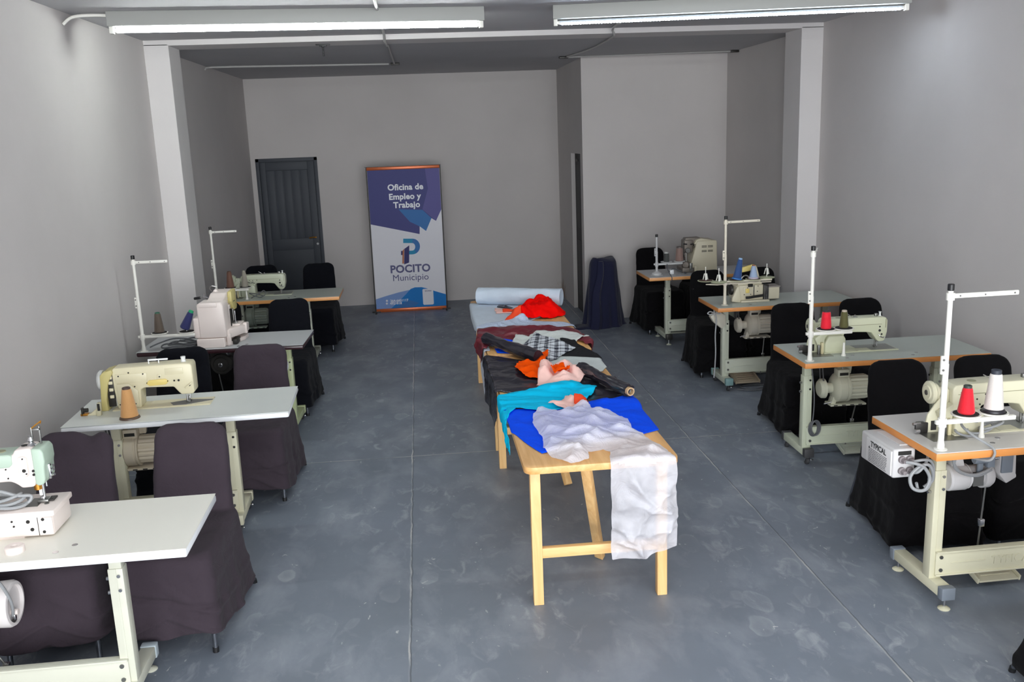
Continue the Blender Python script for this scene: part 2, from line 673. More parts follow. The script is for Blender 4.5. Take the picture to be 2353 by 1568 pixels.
# ---- dark plank door in the back wall
DOOR = mat('dark_grey_door_paint', (62, 66, 74), 0.6, bump=.1, bscale=25)
root = structure(thing('door_1', 'dark grey painted plank door with brass handle in back wall', 'door', ((DX0 + DX1) / 2, YB, 0)))
w = DX1 - DX0
m = MB()
for x0, x1, z0, z1 in ((-w / 2, -w / 2 + .045, 0, DH), (w / 2 - .045, w / 2, 0, DH), (-w / 2, w / 2, DH - .045, DH)):
    m.box(x0, x1, .0, .07, z0, z1, DOOR, .004)
m.build('door_frame', root)
m = MB(); m.box(-w / 2 - .04, w / 2 + .04, .15, .17, 0, DH + .05, DOOR); m.build('light_stop_panel', root)  # unseen panel added behind the leaf to keep outside light from leaking in
m = MB()
a, c = -w / 2 + .05, w / 2 - .05
m.box(a - .01, c + .01, .04, .075, .005, DH - .03, DOOR)
for x0, x1, z0, z1, yy in ((a, a + .07, .01, DH - .05, .024), (c - .09, c, .01, DH - .05, .024), (a + .05, c - .07, DH - .16, DH - .052, .027), (a + .05, c - .07, .80, .95, .027), (a + .05, c - .07, .012, .16, .027)):
    m.box(x0, x1, yy, .05, z0, z1, DOOR, .004)
n = 5
for i in range(n):
    x0 = a + .07 + (c - a - .16) * i / n
    x1 = a + .07 + (c - a - .16) * (i + 1) / n
    m.box(x0 + .005, x1 - .005, .033, .05, .94, DH - .16, DOOR, .005)
m.box(a + .07, c - .09, .036, .05, .15, .81, DOOR, .003)
m.build('door_leaf', root)
m = MB()
m.cyl((c - .045, .024, .96), (c - .045, -.02, .96), .009, BRASS)
m.tube(smooth_pts([(c - .045, -.02, .96), (c - .085, -.026, .962), (c - .13, -.022, .956)]), .009, BRASS)
m.build('door_handle', root)
m = MB(); m.cyl((c - .03, .026, .87), (c - .03, .012, .87), .016, CHROME); m.build('keyhole', root)

# ---- black panel added in the narrow doorway, standing in for the unlit room behind
D2 = mat('doorway_shade_black', (26, 26, 28), .6)
root = structure(thing('doorway_shade_panel', 'black panel for the unlit inside of the narrow doorway in the corner block', 'door', (NX, (OY0 + OY1) / 2, 0)))
h2 = (OY1 - OY0) / 2
m = MB(); m.box(.052, .088, -h2 - .03, h2 + .03, 0, OH + .03, D2); m.box(.046, .054, -h2 + .08, h2 - .08, .2, .9, D2, .003); m.box(.046, .054, -h2 + .08, h2 - .08, 1.05, 1.82, D2, .003); m.build('door_leaf', root)
m = MB(); m.box(.034, .052, .12, .20, OH - .10, OH - .07, DARK_METAL, .003); m.cyl((.04, .16, OH - .085), (.04, .16, OH - .02), .006, DARK_METAL, n=10); m.build('latch', root)

# ---- ceiling lights
TUBE = emit('lit_tube', (244, 252, 250), TUBE_POWER)
LED = emit('led_dots', (225, 240, 255), TUBE_POWER * 1.0)
FIX = mat('fixture_grey_white', (158, 159, 155), 0.5)
CLEAR = mat('clear_tube_shell', (205, 212, 220), 0.25)


def light_fixture(p0, p1, label, led=False):
    p0, p1 = Vector(p0), Vector(p1)
    mid = (p0 + p1) / 2
    d = p1 - p0
    Ln = d.length
    root = thing('ceiling_light', label, 'ceiling light', (mid.x, mid.y, ZC), math.atan2(d.y, d.x))
    h = Ln / 2
    m = MB(); m.box(-h - .035, h + .035, -.06, .06, -.092, 0, FIX, .005); m.build('housing', root)
    for sgn in (-1, 1):
        m = MB(); m.box(sgn * (h + .005), sgn * (h + .032), -.022, .022, -.135, -.09, WHITE_PAINT, .004)
        m.cyl((sgn * (h - .015), 0, -.113), (sgn * (h + .01), 0, -.113), .012, WHITE_PAINT)
        m.build('lamp_holder', root)
    m = MB()
    if led:
        m.cyl((-h + .01, 0, -.113), (h - .01, 0, -.113), .0135, CLEAR, n=14)
        k = 110
        for i in range(k):
            x = -h + .03 + (Ln - .06) * i / (k - 1)
            m.box(x - .0065, x + .0065, -.0145, .006, -.1285, -.116, LED)
    else:
        m.cyl((-h + .01, 0, -.113), (h - .01, 0, -.113), .0155, TUBE, n=16)
    m.build('tube', root)
    return root


light_fixture((-1.90, 6.50, 0), (.47, 6.70, 0), 'lit white fluorescent tube under long grey ceiling housing beside left wall')
light_fixture((1.03, 6.72, 0), (3.36, 6.36, 0), 'lit dotted LED strip tube under long grey ceiling housing beside right wall', True)

# unseen lamps added over the front to brighten tabletops and near floor
light_fixture((-1.75, 1.55, 0), (.65, 1.60, 0), 'added unseen fill tube light on the ceiling at the front of the room, left of the middle')
light_fixture((1.0, 1.60, 0), (3.35, 1.55, 0), 'added unseen fill tube light on the ceiling at the front of the room, towards the right wall')

# ---- surface conduits and hook on the ceiling
PIPE = mat('grey_conduit', (168, 166, 164), 0.5)


def conduit(name, pts, r, label, ends=(), group='cable runs on the ceiling'):
    pts = [Vector(p) for p in pts]
    c = pts[0]
    root = thing(name, label, 'conduit', c, 0, group)
    m = MB(); m.tube([p - c for p in pts], r, PIPE); m.build('pipe', root)
    for e in ends:
        e = Vector(e) - c
        m = MB(); m.box(e.x - .05, e.x + .05, e.y - .025, e.y + .025, e.z - .012, e.z + .012, DARK_METAL, .004)
        m.build('junction_clip', root)
    return root


conduit('ceiling_conduit', smooth_pts([(-2.18, 10.44, 3.0), (-2.10, 10.50, ZB - .012), (-1.2, 10.62, ZB - .012), (-.26, 10.76, ZB - .012)], 4), .011,
        'pale conduit running from left wall across the dark back ceiling', ((-.19, 10.77, ZB - .013),))
conduit('ceiling_conduit', [(-.2, 10.70, ZB - .012), (-.21, 8.62, ZB - .012), (-.215, 8.57, 3.010), (-.22, 8.2, 3.010), (-.22, 8.14, ZC - .012), (-.21, 5.5, ZC - .012)], .011,
        'pale conduit crossing the beam above the blue banner')
conduit('ceiling_conduit', [(1.72, 10.56, ZB - .012), (3.55, 10.42, ZB - .012)], .010,
        'thin conduit along back ceiling above the corner block', ((1.67, 10.57, ZB - .013), (3.57, 10.42, ZB - .013)))
conduit('ceiling_conduit', smooth_pts([(1.70, 10.5, ZB - .012), (1.80, 9.6, ZB - .014), (1.80, 8.8, ZB - .014), (1.77, 8.57, 3.008), (1.74, 8.2, 3.008), (1.70, 8.05, ZC - .013), (1.68, 7.3, ZC - .013), (1.66, 6.75, ZC - .013)], 3), .010,
        'bent dark conduit crossing the beam towards the LED light')
m = MB(); m.tube(smooth_pts([(-2.185, 6.40, 2.985), (-2.13, 6.42, 3.03), (-2.03, 6.46, 3.045), (-1.925, 6.495, 3.045)], 5), .010, WHITE_PAINT)
tag(m.build('light_cable'), 'short white cable looping from left wall to the fluorescent light', 'cable')
root = thing('ceiling_hook', 'black iron hook screwed under the ceiling beam', 'hook', (-.755, 8.42, 3.022))
m = MB(); m.box(-.06, .06, -.02, .02, -.008, 0, BLACK_PL, .002); m.box(-.03, .03, -.012, .012, -.02, -.006, BLACK_PL, .003); m.build('plate', root)
m = MB(); m.cyl((0, 0, -.015), (0, 0, -.10), .006, BLACK_PL); m.lathe([(.002, -.03), (.012, -.024), (.012, -.018), (.002, -.012)], (0, 0, 0), BLACK_PL, n=12); m.build('rod', root)

# ---- roll-up banner by the back wall
BW, BH = .914, 1.80
BX0, BY = -.650, 12.05


def bn(px, py):
    """banner drawing coordinates -> metres on the sheet"""
    t = (py - 130) / 1360
    xl, xr = 105 + 105 * t, 798 + 87 * t
    u = (px - xl) / (xr - xl)
    top, bot = 130 - 30 * u, 1490 - 35 * u
    return u * BW, BH * (1 - (py - top) / (bot - top))


def sheet(name, c, **k):
    return mat(name, c, 0.5, spec=0.25, bump=.12, bscale=6, **k)


V_WHITE = sheet('vinyl_white', (226, 225, 232))
V_PURPLE = sheet('vinyl_indigo', (66, 68, 128))
V_VIOLET = sheet('vinyl_violet', (92, 88, 150))
V_TEAL = sheet('vinyl_teal_blue', (52, 112, 176))
V_SKY = sheet('vinyl_pale_blue', (122, 152, 206))
V_BLUE = sheet('vinyl_blue', (0, 118, 196))
V_CYAN = sheet('vinyl_cyan', (24, 136, 178))
V_NAVY = sheet('vinyl_navy', (48, 46, 104))
V_BROWN = sheet('vinyl_brown', (176, 104, 70))
V_LETTER = mat('vinyl_letter_white', (232, 234, 240), 0.4)
V_LETTER_N = mat('vinyl_letter_navy', (46, 46, 108), 0.4)
ORANGE_BAR = mat('orange_anodised_bar', (186, 92, 46), 0.3, metal=0.3)
root = thing('roll_up_banner', 'tall white and indigo roll-up banner standing before the back wall', 'banner', (BX0 + BW / 2, BY, 0))
B0 = Matrix.Translation((-BW / 2, 0, .035))
m = MB(B0)
m.box(0, BW, 0, .0016, 0, BH, V_WHITE)


def poly(pts, mt, k):
    y = -.0006 * k
    m.prism([(x, z) for x, z in pts], 'y', y, 0.0004, mt)


def arc(cx, cy, rx, ry, a0, a1, n=14):
    return [(cx + rx * math.cos(math.radians(a0 + (a1 - a0) * i / n)), cy + ry * math.sin(math.radians(a0 + (a1 - a0) * i / n))) for i in range(n + 1)]


pu = [(0, BH), (BW, BH), (BW, .705 * BH)] + [bn(*q) for q in ((772, 612), (728, 585), (677, 710), (615, 665), (615, 740))] + [(0, .62 * BH)]
poly(pu, V_PURPLE, 1)
poly([(BW, BH), (BW, .705 * BH)] + [bn(*q) for q in ((772, 612), (640, 500), (690, 300))] + [(.80 * BW, BH)], V_VIOLET, 2)
poly([bn(*q) for q in ((677, 710), (728, 585), (640, 505), (410, 500), (520, 620), (615, 665))], V_TEAL, 3)
poly([(0, .004)] + [(0, .077 * BH)] + [bn(*q) for q in ((300, 1352), (420, 1316), (530, 1290), (600, 1330))] + [bn(450, 1474)], V_SKY, 1)
poly([bn(350, 1478)] + [bn(*q) for q in ((420, 1410), (490, 1335), (535, 1282), (575, 1266), (640, 1264), (690, 1276), (770, 1304), (877, 1336))] + [(BW, .004)], V_BLUE, 2)
poly([bn(360, 1476), bn(520, 1395), bn(620, 1420), bn(560, 1470)], V_TEAL, 3)
poly([bn(*q) for q in ((458, 785), (545, 785))] + [bn(x, y) for x, y in arc(548, 862, 72, 77, -90, 90)] + [bn(517, 940), bn(517, 903)] + [bn(x, y) for x, y in arc(545, 865, 29, 37, 90, -90)] + [bn(458, 828)], V_CYAN, 1)
poly([bn(548, 785)] + [bn(x, y) for x, y in arc(548, 862, 72, 77, -80, 60)] + [bn(568, 895)] + [bn(x, y) for x, y in arc(545, 865, 29, 37, 40, -90)], V_TEAL, 2)
poly([bn(*q) for q in ((470, 885), (517, 850), (517, 1020), (470, 1038))], V_NAVY, 2)
poly([bn(*q) for q in ((452, 905), (468, 882), (468, 1030), (452, 1030))], V_BROWN, 2)
poly([bn(*q) for q in ((438, 905), (453, 905), (453, 945), (438, 945))], V_NAVY, 3)
cx, cz = bn(705, 1360)
card = []
for ax, az, a0 in ((.052, .088, 0), (-.052, .088, 90), (-.052, -.088, 180), (.052, -.088, 270)):
    card += arc(cx + ax, cz + az, .018, .018, a0, a0 + 90, 4)
poly(card, V_WHITE, 4)
for py in (1400, 1428):
    ix, iz = bn(308, py)
    poly(arc(ix, iz, .014, .014, 0, 348, 14), V_WHITE, 5)
m.build('printed_sheet', root, smooth=0)


def bann_text(txt, size, px, py, mt, bold=0.0, sp=1.0):
    me = text_mesh(txt, size, bold, .0003, mt, sp)
    x, z = bn(px, py)
    put_mesh('lettering', me, root, B0 @ frame_matrix((x, -.0036, z), (1, 0, 0), (0, 0, 1)))


bann_text('Oficina de', .105, 475, 312, V_LETTER, .0032, 1.04)
bann_text('Empleo y', .105, 470, 402, V_LETTER, .0032, 1.04)
bann_text('Trabajo', .105, 490, 482, V_LETTER, .0032, 1.04)
bann_text('POCITO', .138, 532, 1113, V_LETTER_N, .0045, 1.03)
bann_text('Municipio', .118, 536, 1195, V_LETTER_N, .0, 1.02)
bann_text('264-6601117', .044, 428, 1408, V_LETTER, .0012)
bann_text('4921818', .044, 396, 1436, V_LETTER, .0012)
bann_text('ESCANEA', .020, 705, 1306, V_LETTER_N, .0006)
m = MB(B0); m.box(-.006, BW + .006, -.014, .012, BH - .004, BH + .036, ORANGE_BAR, .004); m.box(-.03, BW + .02, -.006, .006, BH + .036, BH + .042, BLACK_PL); m.build('top_bar', root)
m = MB(B0); m.box(0, BW, -.016, .016, -.035, .008, ORANGE_BAR, .004); m.build('bottom_bar', root)
for x in (-.012, BW + .012):
    m = MB(B0); m.cyl((x, .01, -.03), (x, .01, BH + .04), .006, BLACK_PL, n=10); m.build('side_pole', root)
for x in (0.0, BW):
    m = MB(B0); m.box(x - .055, x + .055, -.02, .02, -.035, -.022, BLACK_PL, .003); m.box(x - .012, x + .012, -.16, .22, -.035, -.028, BLACK_PL, .002); m.build('foot', root)

# ---- navy cloth roll standing against the corner block
NAVY = fabric('navy_twill', (34, 36, 62), 0.85, crease=.25, cscale=9)
rings = []
nseg = 72
for k in range(30):
    t = k / 29
    cx = .00 + .03 * t
    cy = .06 * t + .0
    rx = .235 - .085 * t ** .85
    ry = .19 - .07 * t ** .8
    if t > .93:
        q = 1 - (t - .93) / .07
        rx *= .82 + .18 * q ** .5
        ry *= .82 + .18 * q ** .5
    ring = []
    for i in range(nseg):
        a = 2 * PI * i / nseg
        amp = (1 - t) ** 1.1
        f = 1 + amp * (.10 * math.sin(3 * a + 1.2) + .07 * math.sin(7 * a + 2 * t) + .03 * math.sin(13 * a)) + .03 * mnoise.noise((math.cos(a) * 2, math.sin(a) * 2, t * 5))
        z = t * .79
        if k == 0:
            z = 0.0
            f *= 1.05 + .05 * math.sin(5 * a)
        if t > .9:
            z += .02 * math.sin(2 * a + .6) - .015
        ring.append((cx + rx * f * math.cos(a), cy + ry * f * math.sin(a), z))
    rings.append(ring)
m = MB(); m.rings(rings, NAVY)
# loose flap running down the roll front and a corner trailing on the floor
fl = []
for k in range(24):
    t = k / 23
    z = .76 * (1 - t) + .004
    wv = .012 * math.sin(9 * t)
    fl.append([(-.06 - .13 * t + wv, -.10 - .115 * t, z), (-.01 - .09 * t + wv, -.13 - .125 * t, z), (.0 - .06 * t + wv, -.10 - .12 * t, z), (-.03 - .10 * t + wv, -.07 - .10 * t, z)])
m.rings(fl, NAVY)
m.lathe([(.0, .03), (.10, .022), (.15, .008), (.155, 0), (0, 0)], (-.20, -.06, 0), NAVY, n=18, star=lambda i, r: r * (1 + .3 * math.sin(i * 1.3)))
o = m.build('fabric_roll', smooth=60)
o.location = (2.03, 10.42, 0)
tag(o, 'dark navy fabric roll standing on end against the corner block wall', 'fabric roll')

# ================================================================== SEWING TABLES
# corner (camera-side left) x, y, rotation, height of the top
TAB = {
    'R1': (2.0969, 3.4987, .0184, .824), 'R2': (2.3018, 5.3264, -.0125, .759), 'R3': (2.3665, 7.2220, .0006, .760), 'R4': (2.2338, 8.9809, .0096, .759),
    'L1': (-2.1267, 3.2424, .0114, .759), 'L2': (-1.9842, 4.9483, .0310, .759), 'L3': (-2.1112, 6.7679, -.0367, .759), 'L4': (-2.0228, 8.8478, .0025, .759)}
TD = .548


def TM(k, dz=None):
    """matrix of a table's own frame (origin at its near left corner; z at the table top unless dz given)"""
    x, y, a, h = TAB[k]
    return Matrix.Translation((x, y, h if dz is None else dz)) @ Matrix.Rotation(a, 4, 'Z')


def at_table(k, lx, ly, lz=0.0):
    return TM(k) @ Vector((lx, ly, lz))


def caster(m, x, y, steel):
    m.cyl((x, y, .066), (x, y, .05), .014, CHROME, n=10)
    m.cyl((x - .011, y + .012, .024), (x + .011, y + .012, .024), .024, DARK_PL, n=16, bev=.003)
    m.prism([(y - .012, .054), (y + .016, .054), (y + .026, .024), (y + .006, .018)], 'x', x - .017, x - .013, CHROME)
    m.prism([(y - .012, .054), (y + .016, .054), (y + .026, .024), (y + .006, .018)], 'x', x + .013, x + .017, CHROME)
    m.box(x + .014, x + .034, y - .022, y - .008, .03, .042, CHROME, .002)


def pad(m, x, y, steel):
    m.cyl((x, y, .055), (x, y, .008), .006, CHROME, n=10)
    m.lathe([(.001, 0), (.026, 0), (.028, .004), (.022, .009), (.010, .014), (.001, .014)], (x, y, 0), steel, n=18)


def sewing_table(k, label, lam, edge, steel, legs=(.2, 1.0), fy=(.2, .72), cy=.27, cap=CAP_GREY, wheels=True, th=.036, bar=(.13, .25), brand=False, round_=.004, split=.60):
    x0, y0, a, H = TAB[k]
    root = thing('sewing_table', label, 'sewing table', (x0, y0, 0), a, 'industrial sewing tables')
    m = MB()
    m.box(.001, 1.199, .001, TD - .001, H - .0035, H, lam, .001, 1)
    # screw covers and inlets in the top
    for hx, hy in ((.30, .075), (.36, .13), (.72, .06), (.77, .115)):
        m.cyl((hx, hy, H), (hx, hy, H + .0012), .011, CHROME if lam is not WHITE_LAM else lam, n=14)
    top = m.build('tabletop', root)
    m = MB()
    m.box(0, 1.2, 0, TD, H - th, H - .0035, edge, round_)
    m.build('edge_band', top)
    for lx in legs:
        m = MB()
        w = .029
        ztop = H - th
        m.box(lx - w, lx + w, cy - w, cy + w, .098, split, steel, .004)
        m.box(lx - w * .84, lx + w * .84, cy - w * .84, cy + w * .84, split - .02, ztop - .004, steel, .004)
        m.box(lx - .004, lx + .004, cy - w - .002, cy - w + .004, .10, split, steel)
        m.box(lx - .05, lx + .05, cy - .14, cy + .17, ztop - .005, ztop, steel, .001)
        m.prism([(cy - .13, ztop - .004), (cy - w, ztop - .004), (cy - w, ztop - .05)], 'x', lx - .004, lx + .004, steel)
        m.prism([(cy + .15, ztop - .004), (cy + w, ztop - .004), (cy + w, ztop - .06)], 'x', lx - .004, lx + .004, steel)
        m.box(lx - .03, lx + .03, fy[0] + .012, fy[1] - .012, .062, .112, steel, .004)
        for zz in (split - .05, split - .11):
            m.cyl((lx - w, cy, zz), (lx - w - .016, cy, zz), .008, CHROME, n=10)
            m.cyl((lx + .012, cy - w, zz + .02), (lx + .012, cy - w - .006, zz + .02), .007, CHROME, n=10)
        leg = m.build('leg', root)
        for yy in fy:
            m = MB()
            m.box(lx - .033, lx + .033, yy - .028 if yy == fy[0] else yy - .012, yy + .012 if yy == fy[0] else yy + .028, .056, .116, cap, .005)
            m.build('foot_cap', leg)
            m = MB()
            (caster if wheels else pad)(m, lx, yy + (.004 if yy == fy[0] else -.004), steel)
            m.build('caster' if wheels else 'levelling_pad', leg)
    l0, l1 = min(legs) + .02, max(legs) - .02
    m = MB()
    yb = cy - .034
    m.box(l0 - .025, l1 + .025, yb - .004, yb + .004, bar[0], bar[1], steel, .002)
    m.box(l0 - .025, l1 + .025, yb - .012, yb + .03, bar[1] - .008, bar[1], steel, .002)
    m.box(l0 - .025, l1 + .025, yb - .012, yb + .03, bar[0], bar[0] + .008, steel, .002)
    zc = (bar[0] + bar[1]) / 2
    m.box(l0 + .05, l0 + .22, yb - .0065, yb, zc - .003, zc + .003, steel, .001)
    for bx in (l0, l1):
        for bz in (bar[0] + .028, bar[1] - .028):
            m.cyl((bx, yb - .003, bz), (bx, yb - .009, bz), .009, STEEL, n=10)
    b = m.build('crossbar', root)
    if brand:
        me = text_mesh('TYPICAL', .055, .001, .0012, steel, 1.05)
        put_mesh('lettering', me, b, frame_matrix((l0 + .36, yb - .0055, zc - .022), (1, 0, 0), (0, 0, 1)))
    m = MB()
    m.tube([(l0, cy + .17, .075), (l1, cy + .17, .075)], .010, steel)
    m.build('pedal_rod', root)
    return root


def foot_pedal(root, x, y, mt, z=.07):
    m = MB(Matrix.Translation((x, y, z)) @ Matrix.Rotation(math.radians(14), 4, 'X'))
    m.box(-.10, .10, -.12, .12, -.008, .004, mt, .004)
    for i in range(6):
        m.box(-.075, .075, -.085 + i * .033, -.073 + i * .033, .004, .008, mt, .001)
    m.box(-.11, -.10, -.12, .12, -.012, .016, mt, .003)
    m.box(.10, .11, -.12, .12, -.012, .016, mt, .003)
    return m.build('foot_pedal', root)


def treadle_rod(root, x0, z0, x1, z1, y=.33):
    m = MB()
    m.cyl((x0, y, z0), (x1, y + .02, z1), .0045, STEEL, n=8)
    mz = (z0 + z1) / 2
    mx = (x0 + x1) / 2
    m.box(mx - .012, mx + .012, y - .004, y + .02, mz - .018, mz + .018, CHROME, .002)
    return m.build('treadle_rod', root)


def clutch_motor(root, x, y, z, H, mt, r=.085, length=.27, cover=True, belt=True):
    """clutch motor hung under the top, shaft along x, pulley at the left end"""
    m = MB()
    ax = (1, 0, 0)
    m.lathe([(.02, 0), (.034, 0), (.034, .05), (.05, .052), (r * .82, .062), (r, .078), (r, .125), (r * .93, .13), (r * .93, .138), (r * 1.0, .142), (r * 1.0, .150), (.01, .152)], (x, y, z), mt, axis=ax, n=28)
    m.lathe([(r * .55, .15), (r * .86, .152), (r * .86, length - .03), (r * .8, length - .012), (r * .5, length), (.01, length)], (x, y, z), mt, axis=ax, n=48, star=lambda i, q: q * (1.0 if i % 3 else .9))
    m.box(x + .07, x + .15, y - .05, y + .02, z + r * .8, z + r * .8 + .055, mt, .008)
    m.box(x + .082, x + .138, y - .054, y - .048, z + r * .8 + .016, z + r * .8 + .034, HOLE)
    m.box(x + .03, x + length - .03, y - .05, y + .05, z - r - .020, z - r - .008, mt, .003)
    for i in range(4):
        m.box(x + .05 + i * .055, x + .075 + i * .055, y - .052, y - .049, z - r - .017, z - r - .011, HOLE)
    m.prism([(x + .04, z - r - .01), (x + .07, z - r - .01), (x + .09, z - r * .5), (x + .06, z - r * .4)], 'y', y - .03, y + .03, mt, .004)
    m.cyl((x - .005, y - .02, z - r - .006), (x + .06, y - .02, z - r + .006), .006, CHROME, n=8)
    mo = m.build('motor', root)
    m = MB()
    if cover:
        m.lathe([(.002, -.038), (.022, -.04), (.05, -.036), (.064, -.022), (.066, 0), (.002, 0)], (x, y, z), mt, axis=ax, n=26)
    else:
        m.lathe([(.002, -.02), (.03, -.02), (.034, -.014), (.028, -.008), (.034, -.002), (.03, .002), (.002, .002)], (x, y, z), mt, axis=ax, n=20)
    m.build('pulley_cover' if cover else 'pulley', mo)
    m = MB()
    m.prism([(x + .09, H), (x + .2, H), (x + .185, z + r * .9), (x + .105, z + r * .9)], 'y', y + .01, y + .04, mt, .004)
    m.box(x + .06, x + .24, y - .06, y + .07, H - .01, H, mt, .002)
    m.build('bracket', mo)
    if belt:
        m = MB()
        for dy in (-.028, .028):
            m.tube([(x - .012, y + dy, z + .01), (x - .03, y + dy * .8, H + .0)], .0045, DARK_PL, n=6)
        m.build('belt', mo)
    m = MB()
    m.tube(smooth_pts([(x + .11, y - .03, z + r * .8 + .05), (x + .10, y - .05, H - .03), (x + .18, y - .06, H - .012), (x + .30, y - .03, H - .03)]), .006, CORD_GREY)
    m.build('motor_cable', mo)
    return mo


OL = 'orange-edged grey-topped sewing table '
T = {}
T['R1'] = sewing_table('R1', OL + 'nearest the camera, grey control box hung under its left end', mat('warm_pale_laminate', (206, 202, 198), .34, var=.03), ORANGE_EDGE, CREAM_STEEL, (.19, 1.01), (.165, .575), .285, CAP_GREY, False, .036, (.125, .245), True, .003, .64)
T['R2'] = sewing_table('R2', OL + 'with looped cord on its leg, red and olive cones above', GREEN_LAM, ORANGE_EDGE, GREEN_STEEL, (.140, 1.02), (.25, .61), .31, DARK_PL, True, .036, (.13, .255), True, .003)
T['R3'] = sewing_table('R3', OL + 'on teal-capped casters, carrying the overlock machine', GREEN_LAM, ORANGE_EDGE, GREY_STEEL, (.155, 1.03), (.17, .53), .29, CAP_TEAL, True, .036, (.14, .26), False, .003)
T['R4'] = sewing_table('R4', OL + 'farthest back, against the corner block wall', GREY_LAM, TAN_EDGE, GREY_STEEL, (.27, .95), (.255, .70), .31, DARK_METAL, False, .036, (.14, .26), False, .003)
T['L1'] = sewing_table('L1', 'white sewing table nearest the camera with chamfered white edge', mat('warm_white_laminate', (238, 236, 226), .32, spec=.4, var=.02), WHITE_EDGE, mat('white_steel', (204, 204, 188), .4), (.08, .862), (.16, .49), .25, mat('pale_blue_cap', (176, 188, 194), .5), False, .036, (.10, .215), False, .008)
T['L2'] = sewing_table('L2', 'white-edged sewing table carrying the cream zigzag machine and tan cone', WHITE_LAM, WHITE_EDGE, CREAM_STEEL, (.21, .838), (.17, .53), .245, CREAM_STEEL, True, .036, (.13, .25), False, .012)
T['L3'] = sewing_table('L3', 'grey-topped sewing table with dark maroon edge and green legs', GREY_LAM, MAROON_EDGE, mat('yellow_green_steel', (196, 206, 160), .42), (.20, 1.03), (.22, .64), .30, mat('yellow_green_steel', (0, 0, 0)), True, .036, (.13, .25), False, .012)
T['L4'] = sewing_table('L4', 'sewing table with tan wood edge standing near the dark door', GREEN_LAM, TAN_EDGE, GREY_STEEL, (.22, .862), (.26, .80), .29, GREY_STEEL, True, .036, (.14, .26), False, .003)

clutch_motor(T['L2'], .165, .30, .515, .723, MOTOR_BEIGE, .095, .30, cover=False)
clutch_motor(T['R2'], .255, .30, .505, .723, mat('motor_green_beige', (196, 196, 176), .42), .095, .30)
clutch_motor(T['R3'], .29, .30, .545, .724, MOTOR_GREY, .095, .29)
clutch_motor(T['L4'], .20, .30, .555, .723, MOTOR_GREEN, .095, .28, cover=False)
for k, x, z0, x1, z1 in (('L2', .12, .45, .17, .08), ('R2', .50, .42, .44, .09), ('R3', .52, .43, .50, .09), ('R1', .463, .58, .45, .08)):
    treadle_rod(T[k], x, z0, x1, z1)
foot_pedal(T['R3'], .36, .38, mat('beige_pedal', (172, 158, 136), .5))
foot_pedal(T['R2'], .52, .42, GREY_STEEL)
foot_pedal(T['L2'], .50, .40, CREAM_STEEL)
foot_pedal(T['R1'], .55, .42, CREAM_STEEL)
foot_pedal(T['L1'], .50, .33, mat('pinkish_pedal', (206, 196, 186), .5), .06)

# dark open motor with its pulley facing the room (maroon-edged table)
m = MB()
m.cyl((.555, .16, .605), (.555, .30, .605), .080, DARK_METAL, n=30, bev=.006)
m.lathe([(.05, 0), (.056, .006), (.05, .012), (.001, .012)], (.555, .160, .605), DARK_METAL, axis=(0, -1, 0), n=26)
m.box(.48, .64, .18, .32, .66, .723, DARK_METAL, .006)
m.lathe([(.001, 0), (.014, 0), (.016, .012), (.009, .016), (.009, .022), (.001, .022)], (.555, .150, .605), CHROME, axis=(0, -1, 0), n=16)
m.lathe([(.010, 0), (.017, 0), (.019, .01), (.012, .012), (.010, .004)], (.615, .178, .69), CHROME, axis=(0, -1, 0), n=18)
m.build('motor', T['L3'])
treadle_rod(T['L3'], .52, .53, .57, .08, .2)
m = MB(); m.lathe([(.001, 0), (.040, 0), (.044, .02), (.044, .06), (.001, .062)], (.985, .12, .58), WHITE_EDGE, axis=(1, -.3, 0), n=24); m.build('knee_pad', T['L3'])

# white motor end with lever (nearest left table)
m = MB()
m.cyl((.20, .35, .43), (.375, .35, .43), .082, PINKISH, n=32, bev=.008)
m.lathe([(.082, 0), (.092, .006), (.094, .05), (.088, .062), (.076, .064), (.074, .05), (.001, .048)], (.355, .35, .43), mat('white_motor_cover', (226, 220, 218), .4), axis=(1, 0, 0), n=36)
m.box(.22, .34, .31, .39, .50, .724, PINKISH, .004)
mo = m.build('motor', T['L1'])
m = MB(); m.box(.403, .425, .315, .33, .375, .395, CHROME, .002); m.cyl((.403, .335, .40), (.432, .335, .40), .012, PINKISH, n=12); m.box(.41, .416, .30, .345, .36, .372, STEEL); m.build('clutch_lever', mo)
m = MB(); m.tube(smooth_pts([(.25, .30, .71), (.33, .27, .66), (.40, .28, .56), (.425, .30, .46), (.415, .32, .39)]), .006, CORD_GREY); m.build('motor_cable', mo)
m = MB(); m.box(.27, .345, .30, .325, .275, .30, WHITE_EDGE, .003); m.build('clutch_arm', mo)
treadle_rod(T['L1'], .31, .29, .42, .06, .30)

# servo motor, switch box and control box of the nearest right table
m = MB()
m.lathe([(.001, 0), (.056, .0), (.062, .008), (.062, .085), (.056, .095), (.058, .10), (.048, .104), (.048, .165), (.060, .168), (.060, .20), (.05, .216), (.001, .218)], (.215, .27, .60), BOX_GREY, axis=(1, 0, 0), n=28)
m.box(.325, .375, .222, .25, .565, .63, STEEL)
m.prism([(.225, .787), (.262, .787), (.30, .64), (.235, .64)], 'y', .25, .30, BOX_GREY, .003)
m.box(.335, .36, .21, .225, .62, .787, CAP_GREY, .003)
m.cyl((.31, .21, .70), (.38, .21, .70), .021, CAP_GREY, n=18, bev=.003)
m.cyl((.395, .21, .70), (.425, .21, .70), .010, CHROME, n=12)
m.box(.37, .405, .195, .23, .66, .787, CAP_GREY, .003)
mo = m.build('motor', T['R1'], label='pale grey servo motor')
m = MB()
m.tube(smooth_pts([(.15, .10, .785), (.17, .14, .72), (.23, .18, .66), (.31, .19, .635), (.39, .20, .66), (.37, .23, .69)]), .007, CORD_GREY)
